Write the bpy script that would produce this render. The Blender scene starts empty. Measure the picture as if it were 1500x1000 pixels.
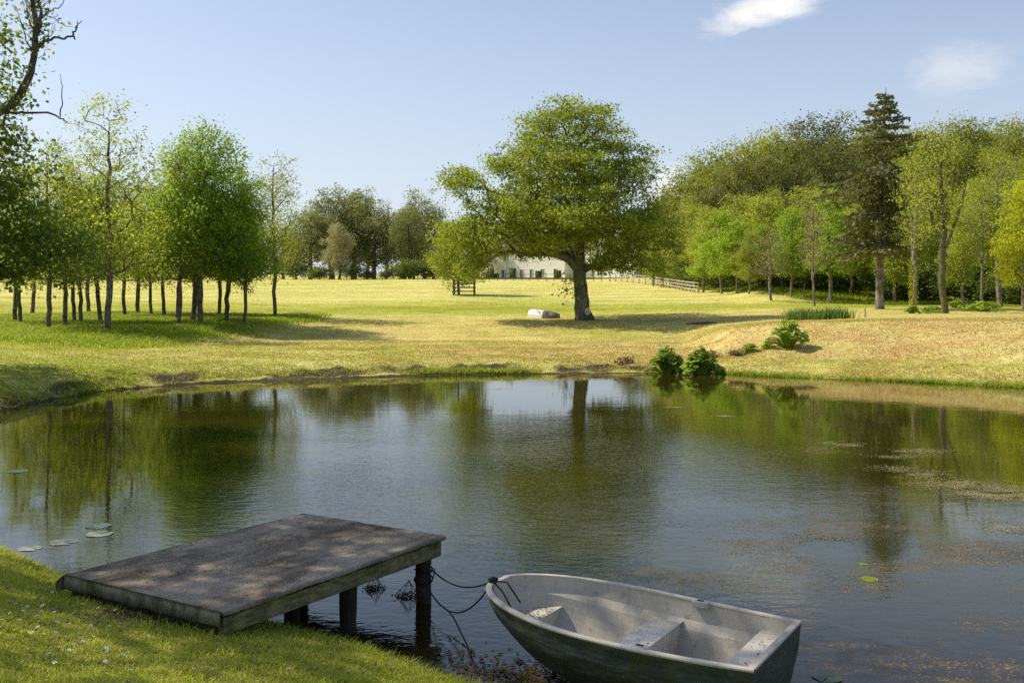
import bpy, math, random
import numpy as np
from mathutils import Vector, Matrix

PI = math.pi
SC = bpy.context.scene
COL = SC.collection
F = 1500.0          # focal length in photo pixels (36 mm lens on a 36 mm sensor, 1500 px wide)
CAMZ = 2.85         # eye height above the pond surface
HY = 430.0          # image row of the horizon


def at(px, d):
    return (px - 750.0) / F * d


# ------------------------------------------------------------------ object helpers
def link(o, parent=None):
    COL.objects.link(o)
    if parent is not None:
        o.parent = parent
    return o


def tag(o, label=None, cat=None, group=None, kind=None):
    if label: o['label'] = label
    if cat: o['category'] = cat
    if group: o['group'] = group
    if kind: o['kind'] = kind
    return o


def empty(name, loc=(0, 0, 0), rz=0.0):
    o = bpy.data.objects.new(name, None)
    o.empty_display_size = 0.3
    o.location = loc
    o.rotation_euler = (0, 0, rz)
    return link(o)


def np_mesh(name, verts, faces, mat=None, smooth=True):
    """verts (n,3); faces list of arrays (m,k)"""
    me = bpy.data.meshes.new(name)
    verts = np.asarray(verts, dtype=np.float32)
    if not isinstance(faces, (list, tuple)):
        faces = [faces]
    faces = [np.asarray(f, dtype=np.int32) for f in faces if len(f)]
    me.vertices.add(len(verts))
    me.vertices.foreach_set('co', verts.ravel())
    tot = sum(f.size for f in faces)
    me.loops.add(tot)
    me.loops.foreach_set('vertex_index', np.concatenate([f.ravel() for f in faces]))
    npoly = sum(len(f) for f in faces)
    me.polygons.add(npoly)
    starts, s = [], 0
    for f in faces:
        k = f.shape[1]
        starts.append(s + np.arange(len(f)) * k)
        s += f.size
    me.polygons.foreach_set('loop_start', np.concatenate(starts).astype(np.int32))
    me.update(calc_edges=True)
    me.validate()
    if mat: me.materials.append(mat)
    if not smooth: me.shade_flat()
    return me


def obj(name, me, parent=None, loc=None):
    o = bpy.data.objects.new(name, me)
    if loc is not None: o.location = loc
    return link(o, parent)


class MB:
    """collects boxes, tubes and sheets, builds ONE mesh"""
    def __init__(self):
        self.v, self.f = [], []

    def add(self, vs, fs):
        b = len(self.v)
        self.v += [tuple(p) for p in vs]
        self.f += [tuple(i + b for i in f) for f in fs]

    def box(self, c, s, rz=0.0, jit=0.0):
        hx, hy, hz = s[0] / 2, s[1] / 2, s[2] / 2
        ca, sa = math.cos(rz), math.sin(rz)
        vs = []
        for dx, dy, dz in ((-1, -1, -1), (1, -1, -1), (1, 1, -1), (-1, 1, -1), (-1, -1, 1), (1, -1, 1), (1, 1, 1), (-1, 1, 1)):
            x, y, z = dx * hx, dy * hy, dz * hz
            if jit:
                x += random.uniform(-jit, jit); y += random.uniform(-jit, jit); z += random.uniform(-jit, jit)
            vs.append((c[0] + x * ca - y * sa, c[1] + x * sa + y * ca, c[2] + z))
        self.add(vs, [(0, 3, 2, 1), (4, 5, 6, 7), (0, 1, 5, 4), (1, 2, 6, 5), (2, 3, 7, 6), (3, 0, 4, 7)])
        return self

    def bar(self, p, q, w, h):
        p, q = Vector(p), Vector(q)
        d = (q - p).normalized()
        s = d.cross(Vector((0, 0, 1)))
        s = s.normalized() if s.length > 1e-4 else Vector((1, 0, 0))
        u = s.cross(d)
        vs = []
        for e in (p, q):
            for a, b in ((-1, -1), (1, -1), (1, 1), (-1, 1)):
                vs.append(e + s * a * w / 2 + u * b * h / 2)
        self.add(vs, [(3, 2, 1, 0), (4, 5, 6, 7), (0, 1, 5, 4), (1, 2, 6, 5), (2, 3, 7, 6), (3, 0, 4, 7)])
        return self

    def tube(self, pts, rad, n=8, caps=True):
        pts = [Vector(p) for p in pts]
        if not hasattr(rad, '__len__'): rad = [rad] * len(pts)
        vs, fs = [], []
        ref = None
        for i, p in enumerate(pts):
            t = (pts[min(i + 1, len(pts) - 1)] - pts[max(i - 1, 0)]).normalized()
            if ref is None:
                ref = t.orthogonal().normalized()
            ref = (ref - t * ref.dot(t)).normalized()
            b = t.cross(ref)
            for k in range(n):
                a = 2 * PI * k / n
                vs.append(p + (ref * math.cos(a) + b * math.sin(a)) * rad[i])
        for i in range(len(pts) - 1):
            for k in range(n):
                k2 = (k + 1) % n
                fs.append((i * n + k, i * n + k2, (i + 1) * n + k2, (i + 1) * n + k))
        if caps:
            fs.append(tuple(range(n - 1, -1, -1)))
            fs.append(tuple((len(pts) - 1) * n + k for k in range(n)))
        self.add(vs, fs)
        return self

    def build(self, name, mat, parent=None, smooth=False, bevel=0.0):
        me = bpy.data.meshes.new(name)
        me.from_pydata(self.v, [], self.f)
        me.update()
        if not smooth: me.shade_flat()
        me.materials.append(mat)
        o = obj(name, me, parent)
        if bevel:
            m = o.modifiers.new('Bevel', 'BEVEL')
            m.width = bevel; m.segments = 2; m.limit_method = 'ANGLE'
        return o


def copy_tree(root, name=None):
    r = root.copy(); COL.objects.link(r)
    for ch in root.children:
        c = ch.copy(); COL.objects.link(c); c.parent = r
        for g in ch.children:
            d = g.copy(); COL.objects.link(d); d.parent = c
    return r


# ------------------------------------------------------------------ materials
class NT:
    def __init__(self, mat):
        self.t = mat.node_tree; self.n = self.t.nodes; self.l = self.t.links

    def new(self, typ, **kw):
        nd = self.n.new(typ)
        for k, v in kw.items():
            if k.startswith('i_'):
                nd.inputs[k[2:].replace('_', ' ')].default_value = v
            else:
                setattr(nd, k, v)
        return nd

    def link(self, a, b): self.l.new(a, b)

    def math(self, op, a, b=None, clamp=False):
        m = self.n.new('ShaderNodeMath'); m.operation = op; m.use_clamp = clamp
        for i, v in enumerate((a, b)):
            if v is None: continue
            if hasattr(v, 'links'): self.l.new(v, m.inputs[i])
            else: m.inputs[i].default_value = v
        return m.outputs[0]

    def mix(self, f, a, b, blend='MIX'):
        m = self.n.new('ShaderNodeMix'); m.data_type = 'RGBA'; m.blend_type = blend
        for s, v in ((m.inputs[0], f), (m.inputs[6], a), (m.inputs[7], b)):
            if hasattr(v, 'links'): self.l.new(v, s)
            elif isinstance(v, (tuple, list)): s.default_value = (*v[:3], 1)
            else: s.default_value = v
        return m.outputs[2]

    def noise(self, vec, scale, detail=4, rough=0.55, dist=0.0):
        nd = self.n.new('ShaderNodeTexNoise')
        nd.inputs['Scale'].default_value = scale
        nd.inputs['Detail'].default_value = detail
        nd.inputs['Roughness'].default_value = rough
        nd.inputs['Distortion'].default_value = dist
        if vec is not None: self.l.new(vec, nd.inputs['Vector'])
        return nd.outputs['Fac']

    def ramp(self, f, stops):
        r = self.n.new('ShaderNodeValToRGB')
        e = r.color_ramp.elements
        while len(e) < len(stops): e.new(0.5)
        for el, (p, c) in zip(e, stops):
            el.position = p
            el.color = (*c, 1) if hasattr(c, '__len__') else (c, c, c, 1)
        if hasattr(f, 'links'): self.l.new(f, r.inputs[0])
        return r.outputs[0]

    def mapping(self, vec, scale=(1, 1, 1), rot=(0, 0, 0), loc=(0, 0, 0)):
        m = self.n.new('ShaderNodeMapping')
        m.inputs['Scale'].default_value = scale; m.inputs['Rotation'].default_value = rot; m.inputs['Location'].default_value = loc
        self.l.new(vec, m.inputs['Vector'])
        return m.outputs[0]


def new_mat(name):
    m = bpy.data.materials.new(name); m.use_nodes = True
    nt = NT(m)
    bsdf = nt.n['Principled BSDF']; out = nt.n['Material Output']
    return m, nt, bsdf, out


def coords(nt, kind='Object'):
    return nt.new('ShaderNodeTexCoord').outputs[kind]


def simple_mat(name, c1, c2, scale=6.0, rough=0.7, bump=0.0, bscale=30.0, spec=0.3, stretch=(1, 1, 1), c3=None, pos=(0.35, 0.65)):
    m, nt, b, out = new_mat(name)
    v = nt.mapping(coords(nt), stretch)
    f = nt.noise(v, scale, 6, 0.6)
    col = nt.ramp(f, [(pos[0], c1), (pos[1], c2)])
    if c3:
        f3 = nt.noise(v, scale * 0.37, 5, 0.65)
        col = nt.mix(nt.ramp(f3, [(0.5, 0.0), (0.66, 1.0)]), col, c3)
    nt.link(col, b.inputs['Base Color'])
    b.inputs['Roughness'].default_value = rough
    b.inputs['Specular IOR Level'].default_value = spec
    if bump:
        bp = nt.new('ShaderNodeBump'); bp.inputs['Strength'].default_value = bump; bp.inputs['Distance'].default_value = 0.02
        nt.link(nt.noise(v, bscale, 6, 0.65), bp.inputs['Height'])
        nt.link(bp.outputs[0], b.inputs['Normal'])
    return m


def leaf_mat(name, dark, light, trans, tfac=0.4, clump=0.35, rough=0.55):
    dark = tuple(c * 1.65 for c in dark); light = tuple(min(c * 1.75, 0.75) for c in light); trans = tuple(min(c * 1.55, 0.85) for c in trans)
    m, nt, b, out = new_mat(name)
    geo = nt.new('ShaderNodeNewGeometry')
    info = nt.new('ShaderNodeObjectInfo')
    n1 = nt.noise(geo.outputs['Position'], clump, 3, 0.6)
    f = nt.math('ADD', nt.math('MULTIPLY', geo.outputs['Random Per Island'], 0.32), nt.math('MULTIPLY', nt.math('SUBTRACT', n1, 0.27), 1.35))
    f = nt.math('ADD', f, nt.math('MULTIPLY', nt.math('SUBTRACT', info.outputs['Random'], 0.5), 0.3), True)
    col = nt.mix(f, dark, light)
    nt.link(col, b.inputs['Base Color'])
    b.inputs['Roughness'].default_value = rough
    b.inputs['Specular IOR Level'].default_value = 0.25
    tr = nt.new('ShaderNodeBsdfTranslucent')
    tcol = nt.mix(f, tuple(c * 0.6 for c in trans), trans)
    nt.link(tcol, tr.inputs['Color'])
    mx = nt.new('ShaderNodeMixShader'); mx.inputs[0].default_value = tfac
    nt.link(b.outputs[0], mx.inputs[1]); nt.link(tr.outputs[0], mx.inputs[2])
    nt.link(mx.outputs[0], out.inputs['Surface'])
    return m


def bark_mat(name, dark, light, moss=None, scale=5.0):
    m, nt, b, out = new_mat(name)
    c = coords(nt)
    v = nt.mapping(c, (1, 1, 0.22))
    f = nt.noise(v, scale * 3, 6, 0.65)
    col = nt.ramp(f, [(0.34, dark), (0.66, light)])
    blot = nt.noise(c, scale * 0.5, 4, 0.6)
    col = nt.mix(nt.ramp(blot, [(0.42, 0.0), (0.62, 0.75)]), col, tuple(x * 0.5 for x in dark))
    if moss:
        g = nt.noise(c, scale * 0.8, 5, 0.6)
        col = nt.mix(nt.ramp(g, [(0.44, 0.0), (0.6, 0.85)]), col, moss)
    nt.link(col, b.inputs['Base Color'])
    b.inputs['Roughness'].default_value = 0.9; b.inputs['Specular IOR Level'].default_value = 0.15
    bp = nt.new('ShaderNodeBump'); bp.inputs['Strength'].default_value = 0.6; bp.inputs['Distance'].default_value = 0.05
    nt.link(f, bp.inputs['Height']); nt.link(bp.outputs[0], b.inputs['Normal'])
    return m


M = {}
M['leaf_oak'] = leaf_mat('leaf_oak', (0.042, 0.066, 0.009), (0.185, 0.22, 0.02), (0.40, 0.46, 0.035), 0.40, 0.6)
M['leaf_lime'] = leaf_mat('leaf_lime', (0.036, 0.068, 0.008), (0.135, 0.205, 0.018), (0.36, 0.50, 0.04), 0.44, 0.6)
M['leaf_maple'] = leaf_mat('leaf_maple', (0.068, 0.085, 0.012), (0.19, 0.215, 0.025), (0.48, 0.54, 0.05), 0.48, 0.6)
M['leaf_near'] = leaf_mat('leaf_near', (0.032, 0.055, 0.011), (0.11, 0.145, 0.018), (0.30, 0.38, 0.035), 0.42, 1.1)
M['leaf_spring'] = leaf_mat('leaf_spring', (0.085, 0.105, 0.016), (0.27, 0.285, 0.04), (0.46, 0.50, 0.05), 0.44, 0.3)
M['leaf_bright'] = leaf_mat('leaf_bright', (0.07, 0.12, 0.01), (0.22, 0.31, 0.022), (0.44, 0.58, 0.035), 0.44, 0.4)
M['leaf_hill'] = leaf_mat('leaf_hill', (0.065, 0.082, 0.014), (0.24, 0.255, 0.036), (0.39, 0.42, 0.05), 0.38, 0.22)
M['leaf_hill_dark'] = leaf_mat('leaf_hill_dark', (0.05, 0.058, 0.016), (0.15, 0.152, 0.036), (0.24, 0.25, 0.045), 0.34, 0.25)
M['leaf_bud'] = leaf_mat('leaf_bud', (0.14, 0.115, 0.045), (0.27, 0.235, 0.08), (0.35, 0.3, 0.09), 0.35, 0.4)
M['leaf_far'] = leaf_mat('leaf_far', (0.08, 0.094, 0.038), (0.22, 0.225, 0.075), (0.32, 0.33, 0.085), 0.36, 0.14)  # paler leaf colour stands in for distance haze
M['leaf_far_pale'] = leaf_mat('leaf_far_pale', (0.22, 0.2, 0.1), (0.38, 0.35, 0.18), (0.4, 0.36, 0.15), 0.3, 0.2)
M['leaf_yellow'] = leaf_mat('leaf_yellow', (0.15, 0.18, 0.012), (0.36, 0.39, 0.02), (0.58, 0.62, 0.03), 0.45, 0.5)
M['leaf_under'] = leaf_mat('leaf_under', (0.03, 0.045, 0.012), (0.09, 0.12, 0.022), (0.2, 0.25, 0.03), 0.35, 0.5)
M['needle'] = leaf_mat('needle', (0.055, 0.062, 0.02), (0.155, 0.15, 0.042), (0.2, 0.2, 0.05), 0.3, 0.6)
M['gunnera'] = leaf_mat('gunnera', (0.065, 0.105, 0.014), (0.22, 0.29, 0.035), (0.42, 0.54, 0.05), 0.4, 2.0)
M['iris'] = leaf_mat('iris', (0.04, 0.075, 0.015), (0.11, 0.16, 0.03), (0.22, 0.32, 0.04), 0.35, 1.5)
M['box_hedge'] = leaf_mat('box_hedge', (0.05, 0.075, 0.02), (0.09, 0.125, 0.03), (0.12, 0.17, 0.03), 0.25, 0.6)
M['bark'] = bark_mat('bark', (0.10, 0.078, 0.056), (0.27, 0.22, 0.165))
M['bark_oak'] = bark_mat('bark_oak', (0.10, 0.085, 0.06), (0.30, 0.26, 0.195), (0.10, 0.115, 0.04), 2.2)
M['bark_dark'] = bark_mat('bark_dark', (0.09, 0.072, 0.052), (0.24, 0.20, 0.15))
M['bark_pale'] = bark_mat('bark_pale', (0.16, 0.135, 0.10), (0.42, 0.37, 0.29))
M['bark_moss'] = bark_mat('bark_moss', (0.09, 0.07, 0.045), (0.27, 0.22, 0.14), (0.13, 0.15, 0.03))
M['bark_conifer'] = bark_mat('bark_conifer', (0.14, 0.115, 0.09), (0.40, 0.35, 0.28), None, 3.0)
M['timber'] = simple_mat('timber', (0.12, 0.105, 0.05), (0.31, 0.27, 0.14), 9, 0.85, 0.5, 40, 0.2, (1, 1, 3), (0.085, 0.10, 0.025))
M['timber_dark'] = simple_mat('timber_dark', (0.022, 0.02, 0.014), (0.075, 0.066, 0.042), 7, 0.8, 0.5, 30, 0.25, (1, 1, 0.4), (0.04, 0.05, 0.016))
M['fence_wood'] = simple_mat('fence_wood', (0.30, 0.26, 0.19), (0.52, 0.47, 0.37), 3, 0.85)
M['fence_dark'] = simple_mat('fence_dark', (0.09, 0.075, 0.055), (0.17, 0.145, 0.11), 3, 0.85)
M['white_wall'] = simple_mat('white_wall', (0.72, 0.70, 0.66), (0.80, 0.79, 0.75), 1.2, 0.85)
M['slate'] = simple_mat('slate', (0.12, 0.12, 0.125), (0.2, 0.195, 0.19), 4, 0.7, 0.3, 12)
M['stone'] = simple_mat('stone', (0.16, 0.15, 0.14), (0.3, 0.28, 0.25), 5, 0.85, 0.4, 20)
M['white_paint'] = simple_mat('white_paint', (0.72, 0.71, 0.68), (0.82, 0.81, 0.79), 5, 0.45)
M['rope'] = simple_mat('rope', (0.012, 0.018, 0.016), (0.045, 0.055, 0.048), 60, 0.85, 0.6, 300, 0.2)
M['sign_dark'] = simple_mat('sign_dark', (0.03, 0.03, 0.028), (0.06, 0.055, 0.05), 8, 0.6)
M['wire'] = simple_mat('wire', (0.02, 0.018, 0.014), (0.06, 0.05, 0.035), 40, 0.6)
M['weed_dark'] = leaf_mat('weed_dark', (0.018, 0.018, 0.008), (0.06, 0.05, 0.02), (0.06, 0.06, 0.02), 0.2, 6)
M['lily'] = simple_mat('lily', (0.20, 0.23, 0.13), (0.42, 0.43, 0.33), 9, 0.3, 0.2, 30, 0.6)
M['lily_dark'] = simple_mat('lily_dark', (0.02, 0.03, 0.015), (0.05, 0.07, 0.025), 12, 0.35, 0.2, 30, 0.5)
M['petal'] = simple_mat('petal', (0.75, 0.74, 0.7), (0.82, 0.81, 0.78), 30, 0.6)
M['daisy_eye'] = simple_mat('daisy_eye', (0.55, 0.4, 0.03), (0.65, 0.5, 0.05), 30, 0.7)
M['dead_leaf'] = leaf_mat('dead_leaf', (0.05, 0.028, 0.012), (0.30, 0.22, 0.12), (0.2, 0.12, 0.05), 0.2, 8)
M['earth'] = simple_mat('earth', (0.05, 0.036, 0.022), (0.15, 0.11, 0.07), 14, 0.95, 0.7, 40)

m, nt, b, out = new_mat('window_glass')
b.inputs['Base Color'].default_value = (0.03, 0.035, 0.04, 1); b.inputs['Roughness'].default_value = 0.05
M['glass'] = m


def felt_mat():
    m, nt, b, out = new_mat('roofing_felt')
    c = coords(nt)
    big = nt.noise(nt.mapping(c, (1.0, 2.0, 1)), 1.1, 6, 0.65, 0.7)
    grit = nt.noise(c, 110, 4, 0.75)
    spk = nt.noise(c, 70, 4, 0.6)
    mid = nt.noise(nt.mapping(c, (0.6, 1.6, 1)), 9, 6, 0.75, 0.4)
    col = nt.ramp(big, [(0.32, (0.085, 0.063, 0.042)), (0.45, (0.20, 0.16, 0.112)), (0.54, (0.29, 0.24, 0.178)), (0.72, (0.38, 0.315, 0.235))])
    col = nt.mix(nt.ramp(nt.noise(nt.mapping(c, (1, 1, 1), loc=(7, 3, 0)), 2.3, 5, 0.65), [(0.52, 0.0), (0.7, 0.7)]), col, (0.075, 0.05, 0.035))
    col = nt.mix(0.9, col, nt.ramp(grit, [(0.35, 0.15), (0.65, 0.85)]), 'OVERLAY')
    col = nt.mix(0.5, col, nt.ramp(mid, [(0.32, 0.22), (0.68, 0.8)]), 'OVERLAY')
    col = nt.mix(nt.ramp(spk, [(0.66, 0.0), (0.72, 0.6)]), col, (0.42, 0.40, 0.36))
    nt.link(col, b.inputs['Base Color'])
    b.inputs['Roughness'].default_value = 0.75
    b.inputs['Specular IOR Level'].default_value = 0.12
    bp = nt.new('ShaderNodeBump'); bp.inputs['Strength'].default_value = 0.9; bp.inputs['Distance'].default_value = 0.006
    nt.link(nt.math('ADD', grit, nt.math('MULTIPLY', big, 2.5)), bp.inputs['Height']); nt.link(bp.outputs[0], b.inputs['Normal'])
    return m


M['felt'] = felt_mat()
M['felt_edge'] = simple_mat('felt_edge', (0.15, 0.135, 0.09), (0.36, 0.325, 0.235), 14, 0.9, 0.8, 90, 0.15, (1, 1, 0.6), (0.10, 0.10, 0.04))  # same felt with moss, coloured lighter to look sunlit on the landward face


def hull_mat():
    m, nt, b, out = new_mat('hull_outside')
    c = coords(nt)
    f = nt.noise(nt.mapping(c, (1.5, 1.5, 5)), 3.0, 7, 0.7, 0.6)
    col = nt.ramp(f, [(0.30, (0.012, 0.017, 0.014)), (0.52, (0.045, 0.056, 0.046)), (0.70, (0.12, 0.14, 0.12))])
    al = nt.noise(nt.mapping(c, (1, 1, 0.4)), 8, 6, 0.7)
    col = nt.mix(nt.ramp(al, [(0.5, 0.0), (0.68, 0.85)]), col, (0.05, 0.055, 0.018))
    sc = nt.noise(nt.mapping(c, (2, 2, 14)), 9, 5, 0.7)
    col = nt.mix(nt.ramp(sc, [(0.62, 0.0), (0.72, 0.7)]), col, (0.2, 0.22, 0.19))
    nt.link(col, b.inputs['Base Color']); b.inputs['Roughness'].default_value = 0.55
    bp = nt.new('ShaderNodeBump'); bp.inputs['Strength'].default_value = 0.3; bp.inputs['Distance'].default_value = 0.01
    nt.link(nt.noise(c, 60, 5, 0.6), bp.inputs['Height']); nt.link(bp.outputs[0], b.inputs['Normal'])
    return m


def grp_mat(name, c1, c2, dirt=(0.18, 0.155, 0.11), damt=0.55):
    m, nt, b, out = new_mat(name)
    c = coords(nt)
    f = nt.noise(c, 2.6, 7, 0.65)
    col = nt.ramp(f, [(0.3, c1), (0.68, c2)])
    d = nt.noise(nt.mapping(c, (1, 1, 0.5)), 11, 7, 0.75, 0.3)
    col = nt.mix(nt.ramp(d, [(0.55, 0.0), (0.74, damt)]), col, dirt)
    s = nt.noise(c, 75, 3, 0.6)
    col = nt.mix(nt.ramp(s, [(0.66, 0.0), (0.72, 0.6)]), col, (0.1, 0.08, 0.05))
    nt.link(col, b.inputs['Base Color']); b.inputs['Roughness'].default_value = 0.5
    b.inputs['Specular IOR Level'].default_value = 0.4
    bp = nt.new('ShaderNodeBump'); bp.inputs['Strength'].default_value = 0.12; bp.inputs['Distance'].default_value = 0.01
    nt.link(nt.noise(c, 45, 5, 0.6), bp.inputs['Height']); nt.link(bp.outputs[0], b.inputs['Normal'])
    return m


M['hull'] = hull_mat()
M['grp_in'] = grp_mat('moulded_inside', (0.41, 0.365, 0.28), (0.56, 0.505, 0.405), damt=0.85)
M['grp_seat'] = grp_mat('moulded_seat', (0.52, 0.475, 0.38), (0.66, 0.605, 0.50), damt=0.7)
M['grp_rim'] = grp_mat('moulded_rim', (0.42, 0.385, 0.31), (0.58, 0.535, 0.44), damt=0.8)
M['upturned'] = grp_mat('upturned_hull', (0.84, 0.83, 0.80), (0.88, 0.87, 0.85), (0.4, 0.38, 0.32), 0.25)
M['upturned_dark'] = grp_mat('upturned_bow', (0.06, 0.055, 0.045), (0.30, 0.29, 0.26), (0.04, 0.04, 0.03), 0.9)  # shade on the right half put into the colour, plus grime


# ------------------------------------------------------------------ terrain
COLS = [  # photo column, then (distance, height) from the far shore outwards
    (-2500, [(19, 0), (22, .8), (32, .9), (52, 1.0), (80, 1.5), (150, 4.6), (260, 7)]),
    (-600, [(20.5, 0), (23.5, .75), (33, .85), (54, 1.0), (80, 1.5), (150, 4.65), (260, 7)]),
    (0, [(25.0, 0), (27.5, .70), (40, .76), (56, 1.0), (80, 1.52), (150, 4.65), (260, 7)]),
    (150, [(30, 0), (31.6, .50), (45, .50), (52.5, .88), (75, 1.38), (150, 4.65), (260, 7)]),
    (300, [(32.6, 0), (33.8, .44), (50, .46), (57, 1.03), (75, 1.40), (150, 4.68), (260, 7)]),
    (450, [(34, 0), (35.1, .42), (57, .44), (65, 1.15), (80, 1.55), (150, 4.75), (260, 7)]),
    (650, [(36, 0), (37.1, .41), (57, .42), (65, 1.15), (85, 1.74), (150, 4.80), (260, 7)]),
    (850, [(36.5, 0), (37.7, .38), (55, .40), (62.5, 1.10), (88, 1.85), (150, 4.70), (260, 7)]),
    (1000, [(37, 0), (38.3, .32), (53, .42), (61, 1.2), (88, 1.97), (150, 4.75), (260, 9)]),
    (1070, [(36.3, 0), (38, .28), (45, 1.25), (60, 1.22), (88, 2.0), (150, 5.6), (260, 13)]),
    (1130, [(35.2, 0), (37.2, .28), (44, 1.56), (58, 1.35), (88, 2.0), (150, 9.5), (260, 18)]),
    (1300, [(33.4, 0), (36.5, .34), (42, 1.66), (58, 1.60), (92, 2.0), (150, 12.5), (260, 22)]),
    (1500, [(31, 0), (33.5, .46), (39, 1.78), (55, 1.62), (88, 2.0), (150, 13), (260, 22)]),
    (2100, [(26, 0), (28.5, .46), (34, 1.8), (50, 1.7), (80, 2.0), (150, 13), (260, 22)]),
    (4000, [(18, 0), (20.5, .46), (26, 1.8), (45, 1.7), (75, 2.0), (150, 13), (260, 22)]),
]
CP = np.array([c[0] for c in COLS], float)
KD = np.array([[k[0] for k in c[1]] for c in COLS], float)
KZ = np.array([[k[1] for k in c[1]] for c in COLS], float)
NEAR = np.array([(-2500, 18.5), (-600, 16.5), (-300, 13.2), (0, 11.1), (100, 9.95), (250, 9.1), (400, 8.62), (500, 8.2), (640, 7.5), (800, 6.9), (1100, 6.1), (1500, 5.5), (2100, 5.0), (4000, 4.6)], float)


def fbm(x, y, s, seed=0, octv=4):
    r = np.random.RandomState(seed)
    out = np.zeros_like(x, dtype=float); a, tot = 1.0, 0
    for o in range(octv):
        for k in range(3):
            th = r.uniform(0, PI); ph = r.uniform(0, 6.28)
            out += a / 3 * np.sin((x * math.cos(th) + y * math.sin(th)) * s + ph + 1.3 * np.sin((x * math.sin(th) - y * math.cos(th)) * s * 0.7 + ph * 2))
        tot += a; a *= 0.55; s *= 2.1
    return out / tot


def shores(px):
    return np.interp(px, NEAR[:, 0], NEAR[:, 1]), np.interp(px, CP, KD[:, 0])


def far_z(px, d):
    K = KD.shape[1]
    kd = np.stack([np.interp(px, CP, KD[:, k]) for k in range(K)], -1)
    kz = np.stack([np.interp(px, CP, KZ[:, k]) for k in range(K)], -1)
    z = np.zeros_like(d)
    for k in range(K - 1):
        t = (d - kd[..., k]) / (kd[..., k + 1] - kd[..., k])
        seg = kz[..., k] + (kz[..., k + 1] - kz[..., k]) * t
        z = np.where(d >= kd[..., k], seg, z)
    z = np.where(d < kd[..., 0], (d - kd[..., 0]) * 0.22, z)
    return np.maximum(z, -0.9)


def ground(x, y):
    x = np.asarray(x, float); y = np.asarray(y, float)
    d = np.maximum(y, 1.5)
    px = np.clip(750 + F * x / d, -4000, 5000)
    nd, fd = shores(px)
    z = np.zeros_like(d)
    for k in (-0.035, -0.015, 0.0, 0.015, 0.035):
        z += far_z(px, d * (1 + k)) / 5
    # rough tussocky bank and gentle unevenness
    s_far = d - fd
    rough = np.exp(-((s_far - 0.9) / 0.9) ** 2) * (0.13 - 0.08 * np.clip((x - 6) / 3, 0, 1)) + np.clip(s_far, 0, 1) * 0.018
    z = z + np.clip(s_far - 1, 0, 2) * np.clip((14 - s_far) / 6, 0, 1) * (0.035 * fbm(x, y, 2.1, 15, 3) + 0.02 * fbm(x, y, 5.5, 16, 2))
    z = z + rough * fbm(x, y, 4.3, 5) + np.clip((d - 40) / 60, 0, 1) * 0.08 * fbm(x, y, 0.25, 8, 2)
    s = nd - d
    zn = np.where(s > 0, 0.33 * (1 - np.exp(-np.maximum(s, 0) / 0.8)) + 0.085 * np.maximum(s, 0), s * 0.25)
    zn = zn + np.clip(s + .2, 0, 1) * 0.02 * fbm(x, y, 3.0, 3)
    zn = np.maximum(zn, -0.9)
    mid = 0.5 * (nd + fd)
    return np.where(d < mid, zn, z)


def gz(x, y):
    return float(ground(np.array([x]), np.array([y]))[0])


def pond_inside(x, y, m=0.0):
    px = np.clip(750 + F * x / np.maximum(y, 1.5), -4000, 5000)
    nd, fd = shores(px)
    return (y > nd + m) & (y < fd - m)


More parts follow.
